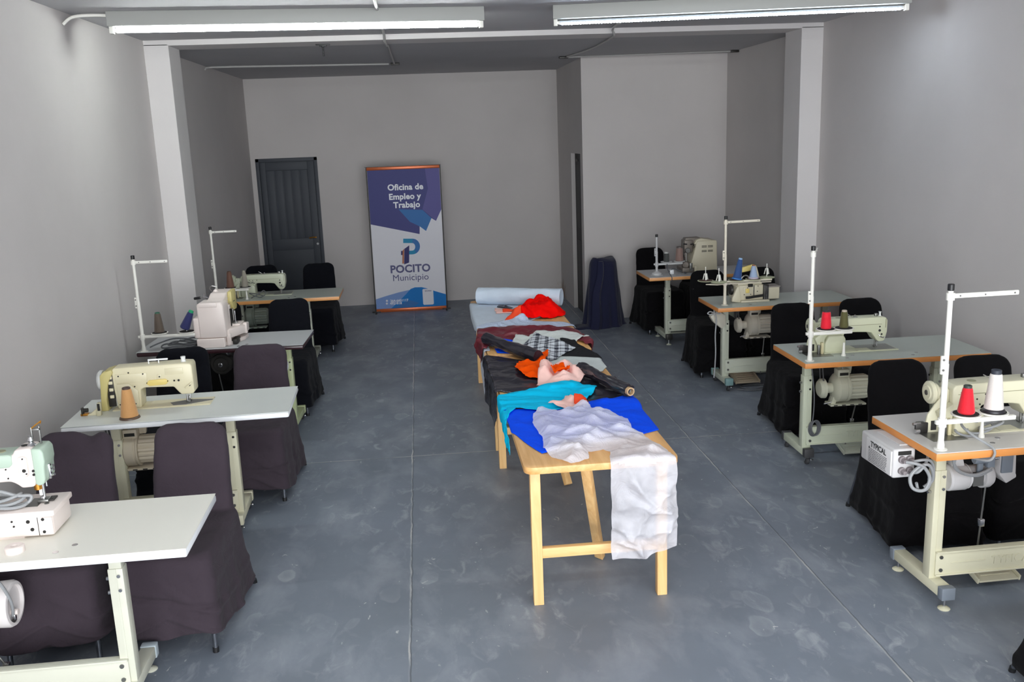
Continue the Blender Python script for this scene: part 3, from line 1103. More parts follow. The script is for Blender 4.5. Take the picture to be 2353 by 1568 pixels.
m.tube(smooth_pts([(.16, .10, .785), (.18, .15, .70), (.25, .19, .645), (.33, .20, .625), (.40, .21, .645)]), .006, CORD_GREY)
m.build('motor_cable', mo)
m = MB()
m.prism([(.425, .787), (.505, .787), (.515, .60), (.47, .575), (.435, .62)], 'y', .20, .27, BOX_GREY, .006)
m.box(.435, .49, .19, .202, .63, .76, CAP_GREY, .004)
m.cyl((.51, .235, .60), (.53, .235, .60), .014, BOX_GREY, n=12)
m.build('switch_box', T['R1'])
m = MB()
cbM = Matrix.Translation((-.035, .33, .715))
m.box(-.052, .052, -.145, .145, -.065, .07, BOX_GREY, .010, 3, cbM)
m.box(-.058, -.05, -.135, .085, -.055, .058, mat('control_label', (214, 212, 212), .5), .002, 2, cbM)
for yy, zz in ((-.12, .03), (-.12, -.02)):
    pass
for xx, zz in ((-.012, .022), (.022, .022), (-.012, -.03), (.024, -.03)):
    m.lathe([(.001, 0), (.017, 0), (.017, .012), (.011, .014), (.009, .035), (.001, .036)], (xx, -.145, zz), mat('cord_plug', (128, 120, 122), .6), axis=(0, -1, 0), n=16, M=cbM)
m.box(-.03, .03, -.148, -.143, .042, .06, HOLE, M=cbM)
m.box(.0, .05, -.10, .10, .07, .075, BOX_GREY, M=cbM)
cb = m.build('control_box', T['R1'])
cb.parent = T['R1']
LBL = frame_matrix((-.0585 - .035, .33 - .025, .715), (0, -1, 0), (0, 0, 1))
me = text_mesh('TYPICAL', .036, .0009, .0003, INK)
put_mesh('lettering', me, cb, LBL @ Matrix.Translation((0, .025, .0005)))
m = MB(LBL)
random.seed(3)
for i in range(9):
    y = .012 - i * .0075
    x = -.085
    if i < 3:
        m.prism([(-.088, .012), (-.072, .012), (-.080, .024)], 'z', .0, .0006, INK) if i == 0 else None
    while x < .07:
        w = random.uniform(.008, .03)
        m.box(x, min(x + w, .078), y, y + .0022, 0, .0006, INK)
        x += w + .004
m.build('small_print', cb, smooth=0)
m = MB(cbM)
m.tube(smooth_pts([(-.012, -.18, .022), (.02, -.20, .02), (.06, -.205, .0), (.085, -.21, -.05), (.06, -.215, -.10), (.01, -.21, -.09), (.0, -.20, -.04), (.04, -.195, .0), (.08, -.20, .01), (.11, -.19, -.03), (.12, -.17, -.08), (.09, -.16, -.11)]), .0075, CORD_GREY)
m.tube(smooth_pts([(.022, -.18, .022), (.06, -.19, .03), (.10, -.18, .02), (.13, -.16, -.02), (.135, -.15, -.07), (.10, -.17, -.115), (.05, -.19, -.11), (.03, -.2, -.07)]), .0065, CORD_GREY)
m.tube(smooth_pts([(.024, -.18, -.03), (.035, -.2, -.02), (.06, -.2, .005), (.10, -.16, .03), (.12, -.10, .06)]), .0065, CORD_GREY)
m.build('cord_loops', cb)

# cord loop hung on the leg with the red and olive cones above; loose cord tied on the caster table
m = MB()
for q in range(3):
    m.tube([(.175 + .030 * math.cos(t) + .004 * q, .26 - .012 * q, .245 + .05 * math.sin(t) + .006 * q) for t in [2 * PI * i / 22 for i in range(22)]], .005, CORD_DARK, closed=True)
m.tube(smooth_pts([(.165, .25, .30), (.172, .252, .40), (.170, .26, .52), (.150, .27, .70)]), .004, CORD_DARK)
m.build('cord_loop', T['R2'])
m = MB()
m.tube(smooth_pts([(.02, .17, .72), (.015, .14, .69), (.035, .15, .64), (.03, .16, .5), (.038, .17, .36), (.04, .19, .22), (.035, .20, .12)]), .0055, mat('pale_cord', (168, 170, 172), .5))
m.tube(smooth_pts([(.02, .15, .69), (-.02, .15, .705), (-.04, .15, .69), (-.01, .15, .68), (.03, .15, .69), (.06, .15, .70), (.07, .15, .685), (.03, .15, .685)]), .0045, mat('pale_cord', (0, 0, 0)))
m.build('hanging_cord', T['R3'])
m = MB(); m.prism([(.0, .65), (.06, .70), (.13, .66), (.14, .58), (.10, .54), (.03, .60)], 'y', .20, .26, mat('switch_beige', (200, 196, 182), .5), .008); m.build('switch_box', T['R3'])
m = MB()
m.tube(smooth_pts([(.30, .10, .012), (.40, .05, .01), (.52, .06, .01), (.58, .14, .01), (.50, .22, .01), (.38, .20, .01), (.36, .12, .012), (.46, .08, .014), (.56, .10, .012), (.55, -.02, .01), (.50, -.10, .01)]), .0055, CORD_DARK)
o = m.build('power_cord')
o.location = (2.30, 7.30, 0)
tag(o, 'thin dark power cord coiled on the floor beside the teal-capped caster', 'power cord')

# ================================================================== SEWING MACHINES
def on_table(k, name, label, cat, x, y, group=None, lz=0.0):
    """a thing standing on table k; returns it and the matrix that lets its parts be written in table coordinates"""
    p = at_table(k, x, y, lz)
    return thing(name, label, cat, p, TAB[k][2], group), Matrix.Translation((-x, -y, -lz))


def lockstitch(k, label, body, nx=.594, ny=.295, top=.212, brand=None, badge=None, wheel=True, zig=False, yb=.25, yf=.35):
    """flat-bed machine seen from behind; nx, ny = needle position on table k"""
    root, M = on_table(k, 'sewing_machine', label, 'sewing machine', nx - .2, ny, 'flat-bed sewing machines')
    d = nx - .594
    t = top
    m = MB(M)
    m.box(.205 + d, .70 + d, yb - .045, yf + .03, 0, .006, body, .002)
    col = [(.222 + d, .004), (.216 + d, .11), (.214 + d, t - .02), (.228 + d, t - .003), (.30 + d, t), (.60 + d, t), (.628 + d, t - .004), (.640 + d, t - .022), (.640 + d, .115), (.626 + d, .060), (.612 + d, .052), (.584 + d, .052), (.570 + d, .062), (.536 + d, .112), (.50 + d, .118), (.375 + d, .124), (.355 + d, .116), (.350 + d, .10), (.352 + d, .004)]
    m.prism(col, 'y', yb, yf, body, .007, 3)
    # cover plate, seam line along the arm, foot of the column
    m.box(.24 + d, .60 + d, yb - .0015, yb + .002, t - .047, t - .044, mat('seam_shadow_olive', (150, 148, 120), .6))
    m.box(.625 + d, .629 + d, yb - .002, yf + .002, t - .07, t - .012, mat('seam_shadow_olive', (0, 0, 0)))
    m.prism([(.214 + d, .0), (.214 + d, .065), (.238 + d, .112), (.338 + d, .112), (.352 + d, .088), (.352 + d, 0)], 'y', yb - .032, yb + .01, body, .010, 3)
    for hx, hz, r in ((.588, t - .062, .0055), (.588, t - .087, .0085), (.602, t - .112, .006), (.30, t - .05, .004), (.37, t - .052, .004), (.255, t - .038, .004), (.345, .125, .004), (.33, .15, .004)):
        m.cyl((hx + d, yb + .001, hz), (hx + d, yb - .0015, hz), r, HOLE, n=12)
    m.build('body', root)
    m = MB(M)
    m.box(.45 + d, .69 + d, yb - .030, yf + .02, .006, .0075, STEEL if zig else mat('bed_plate_grey', (150, 152, 146), .35, metal=.4), .0005, 1)
    m.box(.43 + d, .52 + d, yb - .036, yb + .03, .0065, .0085, body, .0005, 1)
    m.build('slide_plate', root)
    m = MB(M)
    m.cyl((nx, ny, .06), (nx, ny, .012), .0036, CHROME, n=10)
    m.cyl((nx - .012, ny, .07), (nx - .012, ny, .022), .005, STEEL, n=10)
    m.cyl((nx, ny, .07), (nx, ny, .04), .008, STEEL, n=10)
    m.build('needle_bar', root)
    m = MB(M)
    m.box(nx - .016, nx - .002, ny - .008, ny + .022, .008, .013, STEEL, .001)
    m.box(nx - .014, nx - .006, ny - .005, ny + .005, .012, .034, STEEL, .001)
    m.tube(smooth_pts([(nx - .012, yb - .003, .10), (nx - .004, yb - .008, .088), (nx + .018, yb - .006, .078), (nx + .026, yb - .004, .084)]), .0035, CHROME)
    m.build('presser_foot', root)
    if wheel:
        m = MB(M)
        m.lathe([(.001, 0), (.030, .0), (.034, .004), (.046, .006), (.052, .012), (.052, .022), (.046, .028), (.040, .030), (.040, .042), (.001, .044)], (.128 + d, .30, t - .045), body, axis=(1, 0, 0), n=32)
        m.lathe([(.001, -.003), (.012, -.003), (.012, .002), (.001, .002)], (.128 + d, .30, t - .045), STEEL, axis=(1, 0, 0), n=14)
        m.cyl((.165 + d, .30, t - .045), (.22 + d, .30, t - .045), .022, body, n=18)
        m.build('handwheel', root)
        m = MB(M)
        m.prism([(.118 + d, .0), (.112 + d, .05), (.118 + d, .085), (.138 + d, .112), (.15 + d, .13), (.205 + d, t - .02), (.214 + d, t - .03), (.214 + d, 0)], 'y', .262, .272, body, .003)
        m.prism([(.150 + d, .10), (.214 + d, .14), (.214 + d, .004), (.19 + d, .004)], 'y', .225, .262, body, .004)
        m.box(.135 + d, .16 + d, .258, .263, .012, .055, HOLE)
        m.box(.185 + d, .20 + d, .205, .225, .0, .075, mat('guard_strip', (206, 196, 156), .5), .002)
        m.box(.165 + d, .178 + d, .205, .225, .0, .06, STEEL, .002)
        m.build('belt_cover', root)
        m = MB(M)
        m.cyl((.075 + d, .275, .032), (.108 + d, .275, .032), .020, STEEL, n=18, bev=.003)
        m.box(.06 + d, .12 + d, .255, .268, .002, .05, DARK_METAL, .004)
        m.cyl((.05 + d, .262, .045), (.085 + d, .262, .045), .007, CHROME, n=10)
        m.cyl((.055 + d, .25, .015), (.075 + d, .25, .015), .010, CHROME, n=12)
        m.box(.08 + d, .24 + d, .14, .285, .0, .0016, STEEL)
        m.build('bobbin_winder', root)
    m = MB(M)
    m.lathe([(.001, 0), (.009, 0), (.0065, .008), (.007, .022), (.010, .028), (.001, .029)], (.612 + d, ny + .01, t - .002), mat('clear_white_plastic', (222, 224, 222), .2), n=14)
    m.box(.570 + d, .592 + d, ny - .01, ny + .008, t - .002, t + .018, STEEL, .003)
    m.build('thread_post', root)
    m = MB(M)
    m.tube(smooth_pts([(.385 + d, ny, t + .024), (.41 + d, ny, t + .010), (.425 + d, ny, t - .001), (.445 + d, ny, t)]), .0025, CHROME, n=6)
    m.cyl((.44 + d, ny, t - .002), (.44 + d, ny, t + .014), .006, CHROME, n=10)
    m.box(.43 + d, .455 + d, ny - .012, ny + .012, t - .002, t + .003, STEEL, .001)
    m.lathe([(.001, 0), (.022, 0), (.019, .004), (.001, .005)], (.33 + d, ny, t - .002), mat('seam_shadow_olive', (0, 0, 0)), n=18)
    m.build('thread_guide', root)
    if brand:
        me = text_mesh(brand, .026, .0006, .0003, INK)
        put_mesh('lettering', me, root, M @ frame_matrix((.295 + d, yb - .0012, t - .082), (1, 0, 0), (0, 0, 1)))
    return root


lockstitch('R1', 'pale olive sewing machine with round handwheel behind red and white cones', mat('olive_cream_enamel', (206, 202, 176), .32), .585, .285, .222, yb=.235, yf=.345)
lockstitch('R2', 'pale olive sewing machine behind the red and olive-green cones', PALE_GREEN, .596, .295, .212)
lockstitch('L4', 'pale green sewing machine near the dark door, lettered on its column', mat('green_grey_enamel', (190, 194, 172), .36), .620, .335, .205, brand='TYPICAL', yb=.29, yf=.39)

# ---- cream zigzag machine (second white table)
root, M = on_table('L2', 'sewing_machine', 'cream zigzag sewing machine with yellow badge plate and olive belt cover', 'sewing machine', .40, .33, 'flat-bed sewing machines')
CREAM = mat('cream_enamel', (222, 214, 182), .34)
m = MB(M)
m.box(.20, .735, .255, .41, 0, .006, CREAM, .002)
m.prism([(.225, .004), (.214, .12), (.212, .225), (.222, .240), (.60, .246), (.642, .242), (.650, .226), (.650, .075), (.640, .064), (.578, .064), (.565, .078), (.540, .112), (.38, .118), (.358, .108), (.352, .004)], 'y', .285, .40, CREAM, .007, 3)
m.box(.228, .40, .281, .287, .155, .205, CREAM, .002)
m.box(.50, .60, .282, .287, .185, .222, CREAM, .002)
m.box(.455, .478, .281, .287, .165, .190, CREAM, .002)
m.prism([(.235, .012), (.232, .15), (.30, .15), (.345, .105), (.345, .012)], 'y', .277, .287, CREAM, .004)
bp_ = MB(M)
bp_.prism([(.392, .142), (.410, .160), (.500, .163), (.518, .148), (.500, .130), (.410, .127)], 'y', .279, .287, YELLOW_PL, .002)
for hx, hz, r in ((.248, .195, .004), (.305, .212, .004), (.382, .200, .004), (.470, .178, .004), (.398, .146, .003), (.512, .150, .003), (.548, .150, .005), (.572, .150, .006), (.628, .118, .006), (.33, .13, .004), (.325, .03, .004), (.24, .03, .004)):
    m.cyl((hx, .279, hz), (hx, .2765, hz), r, HOLE, n=12)
b = m.build('body', root)
bp_.build('badge_plate', b)
m = MB(M)
m.prism([(.135, .0), (.148, .155), (.150, .205), (.168, .224), (.214, .236), (.222, .22), (.190, .16), (.172, .06), (.176, .0)], 'y', .270, .40, OLIVE_PL, .006)
m.lathe([(.001, -.012), (.05, -.01), (.058, 0), (.058, .018), (.001, .02)], (.134, .34, .165), mat('pale_grey_wheel', (205, 206, 204), .4), axis=(1, 0, 0), n=28)
m.box(.178, .215, .285, .30, .02, .20, DARK_METAL, .002)
for zz in (.07, .11, .15, .18):
    m.box(.190, .212, .277, .29, zz, zz + .018, CREAM, .003)
m.build('belt_cover', root)
m = MB(M)
m.prism([(.135, .0), (.145, .075), (.165, .075), (.160, .0)], 'y', .18, .205, mat('guard_plastic', (196, 190, 160), .5), .003)
m.box(.146, .160, .178, .182, .03, .07, HOLE)
m.prism([(.06, .0), (.10, .012), (.15, .05), (.15, .0)], 'y', .20, .235, CREAM, .003)
m.build('belt_guard', root)
m = MB(M)
m.box(.045, .085, .20, .23, .0, .012, BRASS, .002); m.box(.05, .06, .20, .225, .0, .045, DARK_METAL, .002); m.cyl((.06, .21, .03), (.085, .21, .03), .012, DARK_METAL, n=14)
m.build('bobbin_winder', root)
m = MB(M)
m.box(.39, .735, .262, .405, .006, .0078, mat('bed_cream', (226, 218, 188), .4), .0006, 1)
m.prism([(.53, .268), (.60, .268), (.735, .330), (.735, .350), (.60, .375), (.50, .33)], 'z', .0078, .009, STEEL)
m.build('slide_plate', root)
m = MB(M)
m.cyl((.596, .335, .08), (.596, .335, .012), .006, CHROME, n=10); m.cyl((.612, .335, .08), (.612, .335, .028), .005, CHROME, n=10)
m.build('needle_bar', root)
m = MB(M)
m.box(.588, .615, .32, .36, .009, .015, STEEL, .002); m.box(.60, .612, .33, .342, .014, .04, STEEL, .002)
m.prism([(.605, .10), (.640, .125), (.645, .14), (.625, .122), (.602, .108)], 'y', .272, .28, CREAM, .002)
m.build('presser_foot', root)
m = MB(M)
for x in (.405, .46):
    m = MB(M)
    m.cyl((x, .34, .241), (x, .34, .266), .003, WHITE_EDGE, n=8)
    m.box(x - .004, x + .052, .336, .344, .260, .270, WHITE_EDGE, .003)
    m.build('thread_guide', root)
m = MB(M)
m.lathe([(.001, 0), (.016, 0), (.012, .012), (.014, .032), (.001, .033)], (.597, .335, .243), mat('clear_white_plastic', (0, 0, 0)), n=14)
m.build('thread_post', root)

# ---- buttonhole machine on a raised bed (nearest white table)
root, M = on_table('L1', 'sewing_machine', 'pinkish-white sewing machine with sage green head on a raised bed box', 'sewing machine', .45, .30, 'box-bed sewing machines')
m = MB(M)
m.box(.14, .668, .205, .395, .008, .108, PINKISH, .010, 3)
m.box(.14, .678, .200, .40, .088, .110, PINKISH, .005)
m.box(.625, .668, .198, .205, .016, .085, PINKISH, .003)
m.prism([(.16, .0), (.55, .0), (.55, .02), (.16, .02)], 'y', .22, .38, PINKISH)
for hx, hz, r in ((.635, .078, .006), (.635, .028, .006), (.578, .070, .007), (.590, .038, .007), (.52, .075, .004), (.525, .055, .004)):
    m.cyl((hx, .206 if hx < .62 else .199, hz), (hx, .2025 if hx < .62 else .1965, hz), r, HOLE, n=14)
m.box(.612, .614, .2035, .206, .012, .085, HOLE)
m.box(.555, .60, .255, .345, .1095, .1115, STEEL)
m.cyl((.625, .28, .1095), (.625, .28, .1108), .009, STEEL, n=14)
m.build('bed_box', root)
m = MB(M)
m.prism([(.15, .195), (.15, .315), (.535, .318), (.545, .340), (.60, .345), (.612, .33), (.612, .215), (.598, .188), (.555, .186), (.535, .205), (.515, .215), (.35, .212), (.30, .20), (.24, .11), (.15, .108)], 'y', .255, .355, PINKISH, .010, 3)
m.box(.556, .590, .2515, .258, .235, .315, PINKISH, .012, 3)
m.box(.50, .545, .2525, .258, .225, .275, PINKISH, .004)
for hx, hz, r in ((.573, .258, .007), (.573, .305, .003), (.606, .255, .005), (.606, .240, .005), (.58, .245, .003), (.508, .268, .003), (.512, .232, .003), (.47, .235, .006)):
    m.cyl((hx, .253, hz), (hx, .2500, hz), r, HOLE, n=14)
m.lathe([(.001, 0), (.014, 0), (.001, .0015)], (.57, .30, .3452), HOLE, n=16)
m.build('arm', root)
m = MB(M)
m.prism([(.15, .268), (.15, .318), (.16, .325), (.525, .325), (.535, .318), (.535, .285), (.52, .272)], 'y', .252, .358, SAGE, .006, 3)
m.lathe([(.001, 0), (.020, 0), (.018, .003), (.001, .003)], (.478, .30, .325), mat('seam_shadow_olive', (0, 0, 0)), n=18)
m.build('arm_cover', root)
m = MB(M)
m.prism([(.606, .20), (.606, .342), (.640, .340), (.650, .325), (.651, .285), (.646, .265), (.644, .215), (.634, .196), (.616, .192)], 'y', .252, .36, SAGE, .007, 3)
m.build('face_cover', root)
m = MB(M)
m.cyl((.595, .30, .19), (.595, .30, .165), .015, BRASS, n=18)
m.cyl((.613, .30, .195), (.613, .30, .13), .006, CHROME, n=12); m.cyl((.622, .312, .2), (.622, .312, .17), .004, CHROME, n=10); m.cyl((.603, .30, .17), (.603, .30, .14), .007, WHITE_EDGE, n=12)
m.build('needle_bar', root)
m = MB(M)
m.box(.588, .63, .285, .325, .1115, .124, STEEL, .003); m.box(.60, .615, .292, .31, .12, .135, CHROME, .002); m.box(.62, .645, .30, .345, .112, .118, DARK_METAL, .002)
m.build('presser_foot', root)
m = MB(M)
m.lathe([(.001, 0), (.018, 0), (.012, .006), (.008, .014), (.013, .020), (.008, .034), (.011, .038), (.001, .040)], (.594, .30, .343), CHROME, n=14)
m.box(.598, .604, .296, .304, .36, .415, STEEL, .001); m.box(.624, .630, .305, .313, .345, .415, STEEL, .001); m.box(.598, .630, .298, .311, .40, .408, STEEL, .001)
m.tube([(.600, .30, .408), (.622, .302, .424), (.640, .305, .436), (.634, .308, .426)], .003, BRASS, n=6)
m.build('thread_guide', root)
m = MB(M)
m.box(.640, .652, .292, .308, .205, .265, CHROME, .003)
for zz in (.215, .235, .25):
    m.cyl((.646, .30, zz), (.664, .296, zz + .008), .006, CHROME, n=10)
m.build('tension_post', root)
m = MB(M)
m.lathe([(.001, 0), (.034, 0), (.034, .022), (.028, .026), (.012, .024), (.010, .018), (.001, .018)], (.565, .095, .0), PINKISH, n=22)
m.build('bobbin_winder', root)
m = MB()
k = 0
for cx, cy, cz, rx, ry, n in ((.47, .27, .128, .095, .05, 3),):
    for q in range(n):
        m.tube([(cx + (rx - .012 * q) * math.cos(t), cy + (ry - .008 * q) * math.sin(t), cz + .013 * q + .008 * math.sin(2 * t + q)) for t in [2 * PI * i / 30 for i in range(30)]], .0065, CORD_GREY, closed=True)
m.tube(smooth_pts([(.38, .25, .16), (.46, .25, .185), (.53, .255, .16), (.575, .27, .15), (.56, .26, .125), (.48, .235, .12), (.38, .24, .125)]), .0065, CORD_GREY)
cc = m.build('cord_bundle')
cc.matrix_world = TM('L1')
tag(cc, 'grey cord coiled on the raised bed under the sage green head', 'cord')

# ---- bartacking machine seen from behind (maroon-edged table)
root, M = on_table('L3', 'sewing_machine', 'bulky pinkish-white sewing machine seen from behind with olive badge plate', 'sewing machine', .54, .25, 'box-bed sewing machines')
m = MB(M)
m.box(.430, .632, .035, .40, .0, .070, PINKISH, .008, 3)
m.prism([(.456, .072), (.452, .32), (.470, .335), (.622, .335), (.642, .31), (.648, .072)], 'y', .04, .20, PINKISH, .012, 3)
m.prism([(.470, .335), (.60, .335), (.60, .300), (.470, .300)], 'y', .032, .06, PINKISH, .006)
m.box(.412, .47, .05, .19, .072, .225, PINKISH, .014, 3)
b = m.build('housing', root)
m = MB(M)
m.prism([(.10, .20), (.10, .335), (.18, .345), (.25, .372), (.44, .375), (.47, .36), (.47, .17), (.43, .165), (.40, .235), (.24, .235), (.20, .20)], 'x', .505, .625, PINKISH, .010, 3)
m.box(.626, .640, .21, .27, .09, .28, PINKISH, .003); m.box(.628, .645, .23, .25, .12, .25, HOLE)
m.box(.60, .632, .27, .44, .10, .24, DARK_METAL, .004)
m.build('arm', root)
m = MB(M)
m.prism([(.27, .375), (.40, .380), (.42, .36), (.42, .245), (.40, .225), (.33, .228), (.27, .30)], 'x', .626, .655, OLIVE_PL, .006, 2)
m.box(.654, .657, .31, .35, .292, .298, INK)
for i in range(4):
    m.box(.60, .63, .262, .272, .27 + i * .022, .278 + i * .022, OLIVE_PL)
m.build('badge_plate', root)
m = MB(M)
m.prism([(.60, .10), (.66, .08), (.735, .30), (.735, .40), (.62, .40)], 'z', .055, .118, PINKISH, .006)
m.prism([(.60, .10), (.655, .085), (.725, .29), (.725, .40), (.62, .40)], 'z', .0, .028, PINKISH, .004)
m.box(.638, .668, .075, .10, .015, .095, PINKISH, .004); m.box(.715, .742, .285, .32, .05, .13, PINKISH, .004)
m.prism([(.60, .24), (.70, .26), (.70, .40), (.62, .40)], 'z', .118, .128, PINKISH, .003)
m.box(.66, .70, .12, .24, .004, .04, DARK_METAL, .004)
m.build('work_table', root)
m = MB(M)
m.cyl((.40, .20, .345), (.45, .19, .352), .010, BLACK_PL, n=14, bev=.003); m.tube(smooth_pts([(.45, .19, .352), (.48, .19, .357), (.51, .20, .345)]), .005, CHROME); m.cyl((.475, .19, .35), (.475, .19, .378), .006, CHROME, n=10)
m.build('lever', root)
m = MB(M)
m.cyl((.66, .30, .225), (.66, .30, .13), .005, CHROME, n=10); m.cyl((.645, .31, .24), (.645, .31, .15), .006, STEEL, n=10); m.box(.645, .675, .29, .315, .128, .14, STEEL, .003)
m.build('needle_bar', root)
m = MB(M)
m.tube(smooth_pts([(.50, .33, .375), (.49, .31, .40), (.51, .30, .42), (.54, .31, .41)]), .004, CHROME)
m.lathe([(.001, 0), (.02, 0), (.012, .012), (.001, .02)], (.53, .32, .374), PINKISH, n=14)
m.build('thread_guide', root)
m = MB()
random.seed(11)
for q in range(4):
    cx, cy, rx, ry = .27 + .03 * q, .15 + .02 * (q % 2), .13 - .015 * q, .075 - .008 * q
    m.tube([(cx + rx * math.cos(t), cy + ry * math.sin(t), .009 + .011 * q + .006 * math.sin(3 * t + q)) for t in [2 * PI * i / 32 for i in range(32)]], .0055, CORD_DARK, closed=True)
m.tube(smooth_pts([(.06, .13, .008), (.12, .16, .03), (.22, .18, .055), (.34, .15, .055), (.42, .12, .03)]), .0055, CORD_DARK)
cc = m.build('cord_bundle')
cc.matrix_world = TM('L3')
tag(cc, 'dark grey cord heaped on the maroon-edged table beside the bulky machine', 'cord')

# ---- overlock machine (teal-capped table)
root, M = on_table('R3', 'overlock_machine', 'small cream overlock machine under the four-cone thread tray', 'sewing machine', .38, .30, 'box-bed sewing machines')
CR = mat('overlock_cream', (214, 206, 182), .36)
m = MB(M)
m.box(.225, .475, .215, .40, .012, .140, CR, .007, 3)
m.box(.24, .45, .225, .385, .135, .155, CR, .007)
m.prism([(.185, .008), (.188, .04), (.215, .10), (.23, .135), (.245, .135), (.262, .03), (.262, .0), (.24, 0)], 'y', .20, .235, CR, .004)
m.box(.255, .50, .175, .215, .0, .016, CR, .003)
m.box(.285, .355, .211, .216, .055, .125, CR, .003); m.box(.365, .425, .211, .216, .045, .14, CR, .003)
for hx, hz in ((.292, .062), (.348, .062), (.320, .118), (.375, .09), (.405, .085), (.41, .13)):
    m.cyl((hx, .212, hz), (hx, .2085, hz), .004, HOLE, n=10)
m.box(.325, .365, .205, .22, .125, .15, HOLE, .003)
b = m.build('body', root)
m = MB(M); m.box(.303, .335, .209, .212, .075, .112, YELLOW_PL, .006); m.build('badge_plate', b)
m = MB(M)
m.box(.505, .60, .215, .33, .012, .115, CR, .006, 3); m.box(.50, .605, .21, .345, .112, .122, mat('overlock_table_grey', (150, 142, 136), .4), .002)
m.build('cloth_plate', root)
m = MB(M)
m.box(.455, .50, .20, .26, .0, .14, DARK_METAL, .004); m.box(.46, .466, .19, .20, .01, .135, CHROME); m.box(.475, .482, .188, .20, .01, .13, CHROME); m.box(.49, .496, .19, .20, .02, .12, CHROME)
m.build('looper_gear', root)
m = MB(M)
m.tube(smooth_pts([(.30, .195, .038), (.33, .185, .04), (.38, .19, .045), (.45, .195, .05)]), .011, BLACK_PL)
m.cyl((.372, .20, .045), (.372, .20, .14), .0035, BLACK_PL, n=8)
m.build('presser_lever', root)
m = MB(M)
m.lathe([(.001, 0), (.040, 0), (.044, .006), (.044, .02), (.001, .022)], (.196, .30, .095), DARK_METAL, axis=(1, 0, 0), n=24); m.cyl((.21, .30, .095), (.23, .30, .095), .02, CR, n=14)
m.build('handwheel', root)
m = MB(M)
m.prism([(.30, .235), (.30, .275), (.40, .300), (.425, .292), (.43, .272), (.405, .262), (.37, .245)], 'y', .30, .335, YELLOW_PL, .008, 3)
m.prism([(.42, .285), (.435, .275), (.47, .15), (.455, .14), (.425, .23)], 'y', .31, .33, CR, .004)
m.tube(smooth_pts([(.30, .30, .16), (.30, .30, .19), (.33, .30, .21), (.36, .30, .195), (.36, .30, .16)]), .006, CHROME)
m.build('top_cover', root)

# ---- machine with tall beige belt housing (farthest right table)
root, M = on_table('R4', 'sewing_machine', 'beige sewing machine with tall vented side housing on the farthest right table', 'sewing machine', .62, .30, 'box-bed sewing machines')
TAUPE = mat('beige_grey_housing', (196, 188, 164), .42)
m = MB(M)
m.prism([(.47, .0), (.50, .12), (.545, .30), (.56, .322), (.745, .322), (.762, .305), (.768, .0)], 'y', .205, .46, TAUPE, .010, 3)
m.prism([(.50, .24), (.545, .33), (.60, .345), (.70, .325), (.75, .318), (.75, .28), (.52, .28)], 'y', .215, .44, TAUPE, .008)
for gx in (.600, .665):
    for gz in (.205, .217, .252, .264):
        m.box(gx, gx + .052, .2035, .207, gz, gz + .006, HOLE)
m.build('side_housing', root)
GM = mat('taupe_grey_metal', (120, 112, 104), .45, metal=.3)
m = MB(M)
m.box(.425, .52, .24, .36, .20, .335, GM, .015, 3); m.box(.44, .60, .25, .35, .30, .352, GM, .012); m.cyl((.46, .24, .225), (.46, .215, .225), .028, STEEL, n=18, bev=.004)
m.lathe([(.001, 0), (.04, 0), (.045, .01), (.03, .03), (.001, .032)], (.455, .27, .075), GM, axis=(-.4, -1, 0), n=20)
m.box(.44, .475, .26, .30, .10, .21, GM, .006); m.cyl((.455, .255, .215), (.455, .255, .11), .007, STEEL, n=10)
m.tube(smooth_pts([(.435, .25, .34), (.415, .24, .30), (.415, .24, .22), (.43, .24, .16)]), .003, STEEL)
m.build('head', root)
m = MB(M)
m.box(.40, .53, .20, .42, .0, .05, GM, .006); m.box(.47, .50, .185, .20, .02, .10, STEEL, .003); m.cyl((.485, .19, .03), (.485, .17, .03), .012, STEEL, n=12); m.box(.52, .545, .185, .2, .005, .07, TAUPE, .003)
m.build('bed', root)
m = MB(M)
m.cyl((.415, .24, .292), (.455, .24, .288), .007, BLACK_PL, n=10); m.cyl((.49, .235, .285), (.56, .235, .292), .006, BLACK_PL, n=10)
m.build('levers', root)

